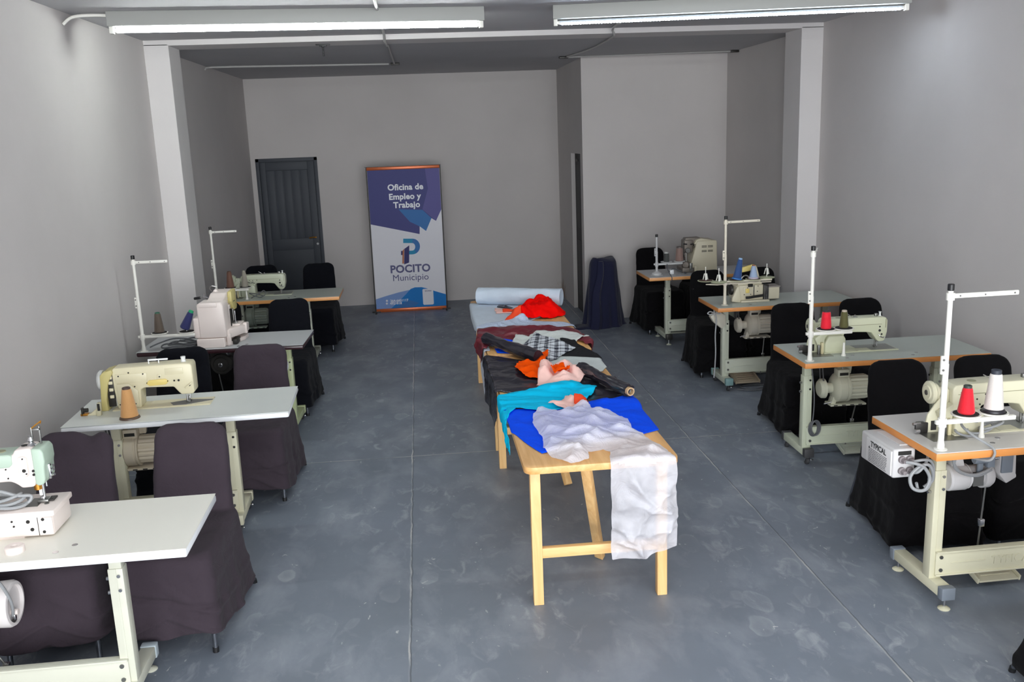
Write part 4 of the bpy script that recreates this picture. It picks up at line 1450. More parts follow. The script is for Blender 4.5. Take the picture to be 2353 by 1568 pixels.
# ================================================================== THREAD STANDS AND CONES
def thread_stand(k, label, x, y, clamp, top, tray=.29, spools=(.10, .24), arm=.30, base_r=.016, lower=None, mt=WHITE_PAINT, felt=True, arm_dir=0.0):
    root, M = on_table(k, 'thread_stand', label, 'thread stand', x, y, 'thread stands on the sewing tables')
    M = Matrix()
    m = MB(M)
    mid = clamp + (top - clamp) * .44
    m.lathe([(base_r + .012, 0), (base_r + .012, .003), (base_r, .006), (base_r, .02), (.0125, .04), (.0125, mid)], (0, 0, 0), mt, n=16)
    m.cyl((0, 0, mid - .03), (0, 0, top - .01), .0105, mt, n=16)
    ma = m.build('mast', root)
    m = MB(M); m.cyl((0, 0, top - .016), (0, 0, top + .012), .0135, BLACK_PL, n=14, bev=.002); m.build('cap', ma)
    m = MB(M)
    m.box(-.024, -.006, -.006, .006, mid - .045, mid + .035, mt, .003); m.cyl((-.015, -.006, mid + .018), (-.015, -.01, mid + .018), .005, STEEL, n=10); m.cyl((-.015, -.006, mid - .026), (-.015, -.01, mid - .026), .005, STEEL, n=10)
    m.build('joint_clamp', ma)
    if arm:
        A = Matrix.Rotation(arm_dir, 4, 'Z')
        m = MB(A)
        m.cyl((0, 0, top - .055), (0, 0, top - .025), .017, mt, n=14)
        m.box(.012, arm, -.005, .005, top - .049, top - .029, mt, .004)
        for hx in (.04, arm * .5, arm - .02):
            m.cyl((hx, -.005, top - .039), (hx, -.0065, top - .039), .004, STEEL, n=8)
        m.build('thread_arm', root)
    if tray:
        m = MB(M)
        m.cyl((0, 0, clamp - .02), (0, 0, clamp + .018), .018, mt, n=14)
        m.box(.012, tray + .03, -.010, .010, clamp - .010, clamp + .010, mt, .004)
        m.box(-.03, -.012, -.008, .008, clamp - .008, clamp + .010, mt, .002)
        tr = m.build('tray_arm', root)
        for sx in spools:
            m = MB(M)
            m.lathe([(.001, 0), (.056, 0), (.060, .004), (.060, .008), (.001, .008)], (sx, .03, clamp + .012), mt, n=28)
            if felt:
                m.lathe([(.001, 0), (.052, 0), (.052, .002), (.001, .002)], (sx, .03, clamp + .0202), mat('black_felt', (34, 31, 32), .95), n=24)
            m.cyl((sx, .03, clamp), (sx, .03, clamp + .06), .004, mt, n=8)
            m.build('spool_plate', tr)
    return root


def cone(k, label, x, y, z, r0, r1, h, col, tip=None, tip_h=.010, base=None, tilt=None):
    root, _ = on_table(k, 'thread_cone', label, 'thread cone', x, y, 'thread cones', z)
    if tilt:
        root.rotation_euler = (tilt[0], tilt[1], TAB[k][2])
    th = mat('thread_%d_%d_%d' % col, col, .75, sheen=.3, bump=.25, bscale=160)
    tp = mat('cone_tip_%d_%d_%d' % (tip or col), tip or (90, 80, 70), .5)
    bs = .008 if base else 0.0
    m = MB()
    m.lathe([(r0 - .004, bs), (r0, bs + .006), (r0 * .97 + r1 * .03, bs + .012), (r0 * .5 + r1 * .5, h * .52), (r1, h - .008), (r1 - .003, h)], (0, 0, 0), th, n=24)
    m.build('thread', root)
    m = MB()
    m.lathe([(r1 - .004, h - .002), (r1 - .004, h + tip_h), (r1 - .007, h + tip_h + .002), (.004, h + tip_h - .006)], (0, 0, 0), tp, n=20)
    m.build('cone_tip', root)
    if base:
        m = MB()
        m.lathe([(.001, 0), (r0 + .008, 0), (r0 + .006, bs), (r0 - .003, bs + .006)], (0, 0, 0), mat('cone_base_%d_%d_%d' % base, base, .4), n=24)
        m.build('base_ring', root)
    return root


thread_stand('R1', 'white thread stand holding the scarlet and white cones on the nearest right table', .046, .050, .120, .700, .30, (.125, .25), .30)
cone('R1', 'scarlet thread cone beside the white cone on the nearest right table', .171, .080, .1425, .035, .021, .112, (214, 10, 34), (56, 62, 58))
cone('R1', 'white thread cone with black cap and black base ring', .296, .080, .1425, .039, .025, .165, (214, 208, 202), (48, 52, 62), .016, (30, 28, 36))
thread_stand('R2', 'white thread stand with red and olive cones on the second right table', .050, .058, .172, .705, .235, (.11, .225), .26, arm_dir=math.radians(62), felt=True)
cone('R2', 'red thread cone beside the olive cone', .160, .088, .1945, .033, .026, .105, (226, 14, 44), (60, 40, 44), .004)
cone('R2', 'olive-green thread cone with pale metal tip', .275, .088, .1945, .028, .020, .100, (86, 84, 44), (190, 178, 160), .008)
r3_stand = thread_stand('R3', 'tall cream thread stand with four-cone tray over the overlock machine', .098, .130, .180, .722, .0, (), .30, arm_dir=math.radians(6), mt=mat('cream_stand_metal', (222, 214, 196), .4))
thread_stand('R4', 'short grey thread stand on the farthest right table', .118, .165, .108, .402, .24, (.11, .245), 0, .05, felt=False, mt=mat('grey_stand_metal', (196, 196, 196), .4))
cone('R4', 'small charcoal thread spool beside the brown-pink cone', .228, .195, .1275, .029, .027, .085, (66, 68, 66), (180, 180, 176), .012)
cone('R4', 'dusty brown thread cone near the tall vented housing', .363, .195, .1275, .042, .034, .132, (138, 112, 104), (100, 92, 88), .014)
thread_stand('L3', 'white thread stand on the maroon-edged table by the left wall', .049, .038, .108, .690, .345, (.115, .31), .24)
cone('L3', 'dark brown thread cone with green tip standing upright', .164, .068, .1305, .036, .022, .140, (88, 76, 66), (46, 96, 76), .006)
cone('L3', 'navy thread cone leaning sideways with bright green tip', .345, .068, .150, .036, .022, .130, (36, 40, 92), (20, 150, 100), .012, None, (0.0, .46))
thread_stand('L4', 'white thread stand by the dark door with brown and silver cones', .050, .085, .098, .695, .27, (.125, .262), .24)
cone('L4', 'reddish brown thread cone beside the silver-grey one', .175, .115, .1205, .037, .022, .150, (112, 78, 64), (90, 66, 56), .004)
cone('L4', 'silver-grey thread cone in front of the pale green machine', .312, .115, .1205, .031, .017, .148, (150, 144, 132), (170, 164, 150), .006)
cone('L2', 'large tan thread cone standing on the white tabletop', .336, .095, .0, .047, .026, .165, (204, 152, 96), (80, 62, 54), .008, (90, 70, 56))
# loose posts and cords on the right-hand and rear tabletops
for k, lab, x, y, h in (('R1', 'white peg standing on the nearest right tabletop', .30, .155, .075), ('R2', 'white peg standing on the tabletop below the olive cone', .302, .134, .085), ('L4', 'white peg standing on the tabletop near the dark door', .322, .100, .10)):
    p = at_table(k, x, y)
    m = MB(); m.lathe([(.001, 0), (.014, 0), (.013, .012), (.010, .016), (.006, h), (.001, h + .002)], (0, 0, 0), WHITE_PAINT, n=14)
    o = m.build('thread_peg'); o.location = p
    tag(o, lab, 'peg', 'pegs on the tabletops')
m = MB()
for q in range(3):
    m.tube([(.27 + .09 * q * .5 + (.062 - .006 * q) * math.cos(t), .20 - .01 * q + .035 * math.sin(t), .02 + .012 * q + .016 * math.sin(t + q)) for t in [2 * PI * i / 28 for i in range(28)]], .0055, CORD_GREY, closed=True)
m.tube(smooth_pts([(.30, .19, .06), (.22, .17, .075), (.185, .12, .07), (.20, .06, .045), (.235, .02, .02), (.25, -.008, .004), (.25, -.016, -.02), (.23, -.010, -.045), (.20, .05, -.052)]), .0055, CORD_GREY)
cc = m.build('cord_bundle'); cc.matrix_world = TM('R1')
tag(cc, 'grey cord coiled behind the scarlet cone and hanging over the orange table edge', 'cord')
m = MB()
m.tube(smooth_pts([(.36, .12, .01), (.41, .16, .03), (.47, .18, .065), (.485, .18, .03), (.44, .15, .006), (.38, .13, .03), (.34, .15, .05), (.40, .2, .03), (.46, .2, .01)]), .0045, CORD_DARK)
cc = m.build('cord_bundle'); cc.matrix_world = TM('L4')
tag(cc, 'thin grey cord looped on the tabletop in front of the pale green machine', 'cord')
m = MB()
m.tube(smooth_pts([(.225, .17, .115), (.215, .10, .06), (.225, .06, .02), (.228, .02, .004), (.228, -.008, -.012), (.226, -.010, -.04)]), .005, CORD_DARK)
m.tube(smooth_pts([(.24, .16, .02), (.30, .20, .05), (.38, .22, .02), (.43, .18, .006), (.40, .14, .006)]), .005, CORD_DARK)
m.box(.255, .295, .15, .18, 0, .045, WHITE_EDGE, .006)
cc = m.build('cord_bundle'); cc.matrix_world = TM('R4')
tag(cc, 'dark cord hanging over the tan edge of the farthest right table', 'cord')

# four-cone tray of the overlock stand, with its cones and empty holders
root, M = r3_stand, Matrix.Translation((-.098, -.130, 0))
m = MB(M)
CRM = mat('cream_stand_metal', (0, 0, 0))
m.box(.10, .51, .155, .172, .180, .196, CRM, .004); m.box(.03, .49, .118, .132, .172, .180, CRM, .003)
m.prism([(-.06, .15), (.00, .17), (.10, .135), (.10, .115), (.02, .10)], 'z', .172, .180, CRM, .002)
m.cyl((.098, .130, .165), (.098, .130, .20), .018, CRM, n=14)
m.build('tray_arm', root)
PLT = mat('olive_plate', (178, 182, 150), .45)
BRF = mat('brown_felt', (84, 60, 52), .9)
for sx, sy, fe in ((-.045, .20, BRF), (.035, .10, PLT), (.20, .15, BRF), (.352, .165, BRF), (.485, .215, PLT)):
    m = MB(M)
    m.lathe([(.001, 0), (.062, 0), (.066, .003), (.066, .006), (.001, .006)], (sx, sy, .196), PLT, n=28)
    m.lathe([(.001, 0), (.056, 0), (.056, .002), (.001, .002)], (sx, sy, .2022), fe, n=24)
    m.build('spool_plate', root)
for sx, sy in ((-.045, .20), (.035, .10), (.485, .215)):
    m = MB(M)
    m.cyl((sx, sy, .20), (sx, sy, .315), .0035, WHITE_PAINT, n=8)
    z0 = .208 if sx != .485 else .225
    for q in range(3):
        a = 2 * PI * q / 3 + .4
        m.prism([(.005, z0 + .052), (.012, z0 + .052), (.024, z0), (.018, z0)], 'y', -.006, .006, WHITE_PAINT, .001, 1, Matrix.Translation((sx, sy, 0)) @ Matrix.Rotation(a, 4, 'Z'))
    m.build('cone_holder', root)
cone('R3', 'tall dark blue thread cone leaning on the overlock tray', .205, .15, .207, .036, .020, .165, (40, 74, 128), (150, 184, 220), .010, (60, 120, 190), (0.0, .17))
cone('R3', 'pale blue thread cone on the overlock tray', .352, .165, .2045, .034, .018, .105, (160, 178, 206), (150, 90, 60), .006, (200, 190, 205))

# ================================================================== COVERED CHAIRS
BLACK_CLOTH = fabric('black_cover_cloth', (15, 14, 16), .92, .1, .03, 500, .25, 12)
LIT_CLOTH = fabric('lit_dark_cover_cloth', (60, 52, 59), .9, .12, .04, 500, .25, 12)  # lighter copy of the black cover, holding the stronger light on near-left chairs
NAVY_BLACK = fabric('blue_black_cover_cloth', (16, 17, 23), .92, .1, .03, 500, .25, 12)


def rrect(cx, cy, hx, hy, r, z, n=9):
    """rounded rectangle ring, counter-clockwise from +x side"""
    out = []
    for qx, qy, a0 in ((1, 1, 0), (-1, 1, 90), (-1, -1, 180), (1, -1, 270)):
        for i in range(n):
            a = math.radians(a0 + 90 * i / (n - 1))
            out.append((cx + qx * (hx - r) + r * math.cos(a), cy + qy * (hy - r) + r * math.sin(a), z))
    return out


def cover_mesh(seed, w=.35, hem_f=.10, hem_r=.03, cloth=None, dip=0.0, h=.885):
    """one continuous cloth cover: back, seat and skirt, fused and wrinkled"""
    rng = random.Random(seed)
    ph = [rng.uniform(0, 6.3) for _ in range(8)]
    m = MB()
    dm = BLACK_CLOTH
    # backrest slab, leaning back, rounded top
    rr = []
    K = 26
    for k in range(K + 1):
        t = k / K
        z = .40 + (h - .40) * t
        cy = .150 + .115 * t ** 1.1
        hx = w / 2 + .016 * (1 - t)
        if t > .80:
            q = (t - .84) / .16
            hx -= .062 * (1 - math.sqrt(max(0.0, 1 - q * q)))
        hy = .030 + .012 * (1 - t)
        if k == K:
            hy *= .45
        elif k == K - 1:
            hy *= .8
        rr.append(rrect(0, cy, hx, hy, min(hy * .95, .03), z))
    m.rings(rr, dm)
    # seat and skirt
    rr = []
    K = 24
    for k in range(K + 1):
        t = k / K
        z = .02 + .455 * t
        flare = (1 - t) ** 1.4
        hx = .212 + .020 * flare
        y0 = -.385 - .012 * flare
        y1 = .195 + .13 * flare
        if t > .93:
            q = (t - .93) / .07
            hx -= .02 * q * q
            y0 += .03 * q * q
        ring = rrect(0, (y0 + y1) / 2, hx, (y1 - y0) / 2, .055, z, 13)
        rr.append(ring)
    m.rings(rr, dm)
    me = m.mesh('cover', 0)
    o = bpy.data.objects.new('cover', me)
    COL.objects.link(o)
    r = o.modifiers.new('fuse', 'REMESH')
    r.mode = 'VOXEL'
    r.voxel_size = .0105
    s = o.modifiers.new('soft', 'SMOOTH')
    s.factor = .5
    s.iterations = 7
    dg = bpy.context.evaluated_depsgraph_get()
    me2 = bpy.data.meshes.new_from_object(o.evaluated_get(dg))
    bpy.data.objects.remove(o)
    n = len(me2.vertices)
    co = np.empty(n * 3)
    me2.vertices.foreach_get('co', co)
    co = co.reshape(-1, 3)
    no = np.empty(n * 3)
    me2.vertices.foreach_get('normal', no)
    no = no.reshape(-1, 3)
    out = co.copy()
    for i in range(n):
        x, y, z = co[i]
        low = max(0.0, (.47 - z) / .45)
        a = math.atan2(y + .08, x)
        d = 0.0
        if z < .48:
            fold = math.sin(5 * a + ph[0]) * .35 + math.sin(9 * a + ph[1] + 3 * z) * .4 + math.sin(17 * a + ph[2]) * .16
            d += .017 * low * fold
            # diagonal creases from the front corners, horizontal drag line
            c = (x * (1 if x > 0 else -1) * 2.2 + z * 3.0 + ph[3])
            d += .015 * max(0, 1 - abs(((c * 2.1) % 1) - .5) * 5) * low * (1 if y < 0 else .5)
            d -= .024 * math.exp(-((z - .27 - .05 * math.sin(4 * x + ph[4])) / .009) ** 2) * (1 if y < -.30 else 0) * (.5 + .5 * math.sin(3 * x + ph[5]))
        d += .006 * mnoise.noise((x * 7 + ph[4], y * 7, z * 7 + seed)) + .0025 * mnoise.noise((x * 19, y * 19 + ph[5], z * 19))
        out[i] += no[i] * d
        if z < .24:
            # hem: lifted at the front, wavy
            ty = min(1, max(0, (y + .40) / .60))
            hem = hem_f + (hem_r - hem_f) * ty + .012 * math.sin(3 * a + ph[6]) + .006 * math.sin(8 * a + ph[7])
            f = (.24 - z) / .22
            out[i][2] = .24 - f * (.24 - hem)
        if dip and z > h - .12:
            out[i][2] -= dip * math.exp(-((x - .075) / .04) ** 2) * (z - h + .12) / .12
    me2.vertices.foreach_set('co', out.reshape(-1))
    me2.materials.clear()
    me2.materials.append(cloth)
    me2.polygons.foreach_set('use_smooth', [True] * len(me2.polygons))
    me2.update()
    me2.name = 'cover'
    return me2


def leg_mesh(front, sx, w):
    m = MB()
    if front:
        m.cyl((sx * .185, -.352, .0), (sx * .18, -.32, .43), .0115, DARK_METAL if front == 2 else CHROME_LEG, n=12)
        m.cyl((sx * .185, -.352, .0), (sx * .185, -.351, .022), .014, BLACK_PL, n=12)
    else:
        m.cyl((sx * .222, .30, .0), (sx * .18, .17, .42), .0115, CHROME_LEG, n=12)
        m.cyl((sx * .222, .30, .0), (sx * .220, .295, .022), .014, BLACK_PL, n=12)
    return m.mesh('leg')


CHROME_LEG = mat('dark_chrome_leg', (110, 114, 122), .25, metal=.8)
COVERS = {
    'lit_a': cover_mesh(1, .350, .105, .035, LIT_CLOTH),
    'lit_b': cover_mesh(2, .345, .120, .05, LIT_CLOTH, dip=.03),
    'lit_c': cover_mesh(5, .350, .090, .03, LIT_CLOTH),
    'black_a': cover_mesh(3, .320, .050, .025, BLACK_CLOTH),
    'black_b': cover_mesh(4, .325, .060, .045, BLACK_CLOTH),
    'navy_a': cover_mesh(6, .345, .080, .05, NAVY_BLACK),
}
LEGS = [leg_mesh(f, s, 0) for f in (1, 0) for s in (-1, 1)]
# proto chair; copies share leg meshes and get their own cover variant
proto = thing('covered_chair', '', 'chair', (0, 0, 0), 0, 'chairs under slip covers')
_pc = bpy.data.objects.new('cover', COVERS['black_a']); COL.objects.link(_pc); _pc.parent = proto
for me in LEGS:
    o = bpy.data.objects.new('leg', me); COL.objects.link(o); o.parent = proto
used = [False]


def place_chair(x, y, rz, label, cover):
    r = proto
    if used[0]:
        r = proto.copy()
        COL.objects.link(r)
        for ch in list(proto.children):
            c = ch.copy()
            COL.objects.link(c)
            c.parent = r
    used[0] = True
    r.location = (x, y, 0)
    r.rotation_euler = (0, 0, math.radians(rz))
    r['label'] = label
    for ch in r.children:
        if ch.name.startswith('cover'):
            ch.data = COVERS[cover]
    return r


for a in (
    (-1.705, 4.17, 2, 'lit-toned dark covered chair with dented top behind the sage-headed machine', 'lit_b'),
    (-1.190, 4.20, -2, 'lit-toned dark covered chair behind the bare right end of nearest white table', 'lit_a'),
    (-1.645, 6.00, 1, 'dark covered chair between the cream zigzag machine and the wall side', 'navy_a'),
    (-1.135, 5.955, -1, 'lit-toned dark covered chair in front of the maroon-edged table', 'lit_c'),
    (-1.755, 7.86, 3, 'black covered chair half hidden behind the bulky pinkish-white machine', 'black_a'),
    (-1.195, 7.82, -2, 'black covered chair behind the bare right end of the maroon-edged table', 'navy_a'),
    (-1.80, 10.25, 2, 'dark covered chair mostly hidden behind the pale green lettered machine', 'navy_a'),
    (-1.185, 10.20, -3, 'dark covered chair standing alone against the dark plank door', 'navy_a'),
    (2.590, 4.56, -5, 'black covered chair behind the grey control box and nearest right machine', 'black_a'),
    (3.10, 4.55, -3, 'black covered chair behind the nearest right machine, closest to the right wall', 'black_b'),
    (2.725, 6.38, -5, 'black covered chair behind the left end of the table with olive cone', 'black_b'),
    (3.285, 6.42, -3, 'black covered chair seen through the arm of the machine with olive cone', 'black_a'),
    (2.645, 8.22, -4, 'black covered chair behind the overlock stand left of the teal-capped table', 'black_a'),
    (3.15, 8.25, -3, 'black covered chair hidden behind the overlock machine and its yellow cover', 'black_b'),
    (2.60, 10.14, 3, 'black covered chair beside the corner block behind the charcoal spool', 'black_b'),
    (3.14, 10.2, 0, 'black covered chair hidden behind the tall vented machine housing', 'black_a'),
    (2.470, 2.84, -5, 'black covered chair cut off at the lower right frame corner', 'black_b'),
):
    place_chair(*a)

# ================================================================== TRESTLE TABLES AND FABRICS
PINE = wood_material('pine_board', (214, 158, 92), (238, 190, 128), 1)
PINE_Z = wood_material('pine_leg', (228, 176, 112), (246, 206, 146), 2)
PINE_X = wood_material('pine_rail', (228, 176, 112), (246, 206, 146), 0)
ZT = .72
BENCH = [(.400, 1.120, 3.945, 6.16), (.405, 1.135, 6.20, 8.42)]


def rounded_poly(x0, x1, y0, y1, r):
    return arc(x1 - r, y1 - r, r, r, 0, 90, 6) + arc(x0 + r, y1 - r, r, r, 90, 180, 6) + arc(x0 + r, y0 + r, r, r, 180, 270, 6) + arc(x1 - r, y0 + r, r, r, 270, 360, 6)


for (x0, x1, y0, y1), lab in zip(BENCH, ('pine trestle table nearest the camera with white tulle hanging over its end', 'pine trestle table farther back carrying the pale blue roll and red cloth')):
    root = thing('trestle_table', lab, 'table', ((x0 + x1) / 2, (y0 + y1) / 2, 0), 0, 'pine trestle tables end to end')
    Mb = Matrix.Translation((-(x0 + x1) / 2, -(y0 + y1) / 2, 0))
    m = MB(Mb); m.prism(rounded_poly(x0, x1, y0, y1, .045), 'z', ZT - .034, ZT, PINE, .004); m.build('tabletop', root)
    lx0, lx1, ly0, ly1 = x0 + .055, x1 - .065, y0 + .09, y1 - .24
    for lx in (lx0, lx1):
        for ly in (ly0, ly1):
            m = MB(Mb); m.box(lx - .024, lx + .024, ly - .022, ly + .022, 0, ZT - .034, PINE_Z, .003); m.build('leg', root)
    for ly in (ly0, ly1):
        m = MB(Mb); m.box(lx0 + .02, lx1 - .02, ly - .012, ly + .020, .235, .285, PINE_X, .003); m.build('stretcher', root)
    for sgn, ly in ((1, ly0), (-1, ly1)):
        m = MB(Mb)
        a0 = Vector((x0 + .30, ly + .03 * sgn, ZT - .036))
        a1 = Vector((x0 + .435, ly + .42 * sgn, .012))
        d = a1 - a0
        q = Vector((0, 0, 1)).rotation_difference(d.normalized()).to_matrix().to_4x4()
        m.box(-.024, .024, -.016, .016, 0, d.length, PINE_Z, .003, 2, Matrix.Translation(a0) @ q)
        m.build('slanted_brace', root)

# ---- height map of what already lies on the tables
HX0, HY0, HS = -.10, 3.50, .01
HNX, HNY = 175, 520
HM = np.full((HNX, HNY), -1.0)
for x0, x1, y0, y1 in BENCH:
    HM[int((x0 - HX0) / HS):int((x1 - HX0) / HS) + 1, int((y0 - HY0) / HS):int((y1 - HY0) / HS) + 1] = ZT
HM[int((.41 - HX0) / HS):int((1.12 - HX0) / HS), int((6.1 - HY0) / HS):int((6.25 - HY0) / HS)] = ZT


def dilate(a, k):
    b = a.copy()
    for _ in range(k):
        c = b.copy()
        c[1:] = np.maximum(c[1:], b[:-1]); c[:-1] = np.maximum(c[:-1], b[1:])
        b2 = c.copy()
        b2[:, 1:] = np.maximum(b2[:, 1:], c[:, :-1]); b2[:, :-1] = np.maximum(b2[:, :-1], c[:, 1:])
        b = b2
    return b


def blur(a, k):
    b = a
    for _ in range(k):
        p = np.pad(b, 1, mode='edge')
        b = (p[:-2, 1:-1] + p[2:, 1:-1] + p[1:-1, :-2] + p[1:-1, 2:] + 2 * p[1:-1, 1:-1]) / 6
    return b


def pdist(px, py, poly):
    """distance to the polygon outline, nearest outline point, inside mask"""
    n = len(poly)
    best = np.full(px.shape, 1e9)
    bx, by = px.copy(), py.copy()
    ins = np.zeros(px.shape, bool)
    for i in range(n):
        x0, y0 = poly[i]
        x1, y1 = poly[(i + 1) % n]
        dx, dy = x1 - x0, y1 - y0
        L2 = dx * dx + dy * dy + 1e-12
        t = np.clip(((px - x0) * dx + (py - y0) * dy) / L2, 0, 1)
        qx, qy = x0 + t * dx, y0 + t * dy
        d = np.hypot(px - qx, py - qy)
        k = d < best
        best[k] = d[k]
        bx[k] = qx[k]
        by[k] = qy[k]
        c = ((y0 > py) != (y1 > py)) & (px < dx * (py - y0) / (dy + 1e-12) + x0)
        ins ^= c
    return best, bx, by, ins


def drape(name, label, cat, poly, mt, amp=.004, dome=0.0, dirs=None, freq=9.0, crumple=.0, step=.012, seed=0, near=True, left=True, right=True, thick=.002, wob=.008, group='fabrics laid out on the pine tables', bench=0, edge_lift=.2, gap=.003, sharp=1.6, cf=8.0, hfun=None, mt2=None):
    """a cloth cut to an outline (table plan, metres), lying on whatever is below it and hanging over the table edges;
    the part of the outline beyond an edge hangs down by that length"""
    x0b, x1b, y0b, y1b = BENCH[bench]
    # wobbly outline
    P = []
    n = len(poly)
    for i in range(n):
        a, b = Vector(poly[i]), Vector(poly[(i + 1) % n])
        k = max(2, int((b - a).length / .02))
        for j in range(k):
            p = a.lerp(b, j / k)
            w = wob
            P.append((p.x + w * mnoise.noise((p.x * 14, p.y * 14, seed)), p.y + w * mnoise.noise((p.x * 14 + 9, p.y * 14, seed + 3))))
    xs = [p[0] for p in P]
    ys = [p[1] for p in P]
    gx = np.arange(min(xs) - step, max(xs) + 2 * step, step)
    gy = np.arange(min(ys) - step, max(ys) + 2 * step, step)
    GX, GY = np.meshgrid(gx, gy, indexing='ij')
    D, BX, BY_, INS = pdist(GX, GY, P)
    CXc, CYc = (GX[:-1, :-1] + GX[1:, 1:]) / 2, (GY[:-1, :-1] + GY[1:, 1:]) / 2
    cellin = pdist(CXc, CYc, P)[3]
    use = np.zeros(GX.shape, int)
    for a in (0, 1):
        for b in (0, 1):
            use[a:a + cellin.shape[0], b:b + cellin.shape[1]] += cellin
    bnd = (use > 0) & (use < 4)
    snap = bnd & (D < step * .95)
    U = np.where(snap, BX, GX)
    V = np.where(snap, BY_, GY)
    D = np.where(snap | ~INS, 0, D)
    base = blur(dilate(HM, 1), 2)
    idx = -np.ones(GX.shape, int)
    verts = []
    rad = .018
    for i, j in zip(*np.nonzero(use)):
        u, v, d = U[i, j], V[i, j], D[i, j]
        e = min(1.0, d / .05)
        e = e * e * (3 - 2 * e)
        ee = edge_lift + (1 - edge_lift) * e
        f = 0.0
        if dirs is not None:
            for th, k in (dirs if isinstance(dirs, (list, tuple)) else [(dirs, 1.0)]):
                s = u * math.cos(th) + v * math.sin(th) + .09 * mnoise.noise((u * 5 + seed, v * 5, 1.7)) + .03 * mnoise.noise((u * 13, v * 13 + seed, 4.1))
                w = 1 - abs(math.sin(PI * freq * k * s + seed))
                f += amp * (w ** sharp) * (.45 + .55 * (.5 + mnoise.noise((u * 4, v * 4 + seed, 2.2)))) / (1 if k == 1.0 else 1.6)
        else:
            f += amp * (.5 + .8 * mnoise.noise((u * freq * .7, v * freq * .7, seed + .5)))
        if crumple:
            r1 = 1 - abs(mnoise.noise((u * cf + seed, v * cf, 3.3))) * 3.2
            r2 = 1 - abs(mnoise.noise((u * cf * 2.2, v * cf * 2.2 + seed, 7.1))) * 3.0
            f += crumple * (max(0, r1) ** 1.6 + .45 * max(0, r2) ** 1.4)
        f = max(0.0, f) * ee
        if dome:
            q = min(1, d / .14)
            f += dome * (1 - (1 - q) ** 2) * (.75 + .5 * mnoise.noise((u * 5, v * 5 + seed, 9.0)))
        if hfun:
            f += hfun(u, v)
        # over the edges
        dl = (x0b - u) if left else -1
        dr = (u - x1b) if right else -1
        dn = (y0b - v) if near else -1
        ov = max(dl, dr, dn)
        cu, cv = min(max(u, x0b + .006), x1b - .006) if (dl > 0 or dr > 0) else u, max(v, y0b + .006) if dn > 0 else v
        ii = min(max(int((cu - HX0) / HS), 0), HNX - 1)
        jj = min(max(int((cv - HY0) / HS), 0), HNY - 1)
        hb = max(base[ii, jj], ZT - .0)
        lay = hb - ZT
        if ov <= 0:
            x, y, z = u, v, hb + gap + f
        else:
            R = rad
            if ov < R * PI / 2:
                a = ov / R
                out, drop = R * math.sin(a), R * (1 - math.cos(a))
            else:
                out, drop = R, R + (ov - R * PI / 2)
            hang = min(1, drop / .10)
            out = out * .8 + (f * 1.3) * (.5 + hang) + lay * .6 + gap
            z = hb + gap + f * (1 - hang) - drop
            x, y = u, v
            if dl >= dr and dl >= dn:
                x = x0b - out
            elif dr >= dn:
                x = x1b + out
            else:
                y = y0b - out
        idx[i, j] = len(verts)
        verts.append((x, y, z))
    faces = []
    for i, j in zip(*np.nonzero(cellin)):
        faces.append((idx[i, j], idx[i + 1, j], idx[i + 1, j + 1], idx[i, j + 1]))
    me = bpy.data.meshes.new(name)
    cxx, cyy = float(np.mean([q[0] for q in verts])), float(np.mean([q[1] for q in verts]))
    me.from_pydata([(x - cxx, y - cyy, z - ZT) for x, y, z in verts], [], faces)
    me.materials.append(mt)
    if mt2:
        me.materials.append(mt2)
        me.polygons.foreach_set('material_index', [int(verts[q[0]][2] < ZT - .004) for q in faces])
    me.polygons.foreach_set('use_smooth', [True] * len(faces))
    me.update()
    o = bpy.data.objects.new(name, me)
    COL.objects.link(o)
    o.location = (cxx, cyy, ZT)
    if thick:
        s = o.modifiers.new('cloth_thickness', 'SOLIDIFY')
        s.thickness = thick
        s.offset = 1.0
    tag(o, label, cat, group)
    # remember the new surface
    for x, y, z in verts:
        ii, jj = int(round((x - HX0) / HS)), int(round((y - HY0) / HS))
        for a in (0, 1, -1):
            for b in (0, 1, -1):
                if 0 <= ii + a < HNX and 0 <= jj + b < HNY and HM[ii + a, jj + b] > 0 and z + thick > HM[ii + a, jj + b]:
                    HM[ii + a, jj + b] = z + thick
    return o


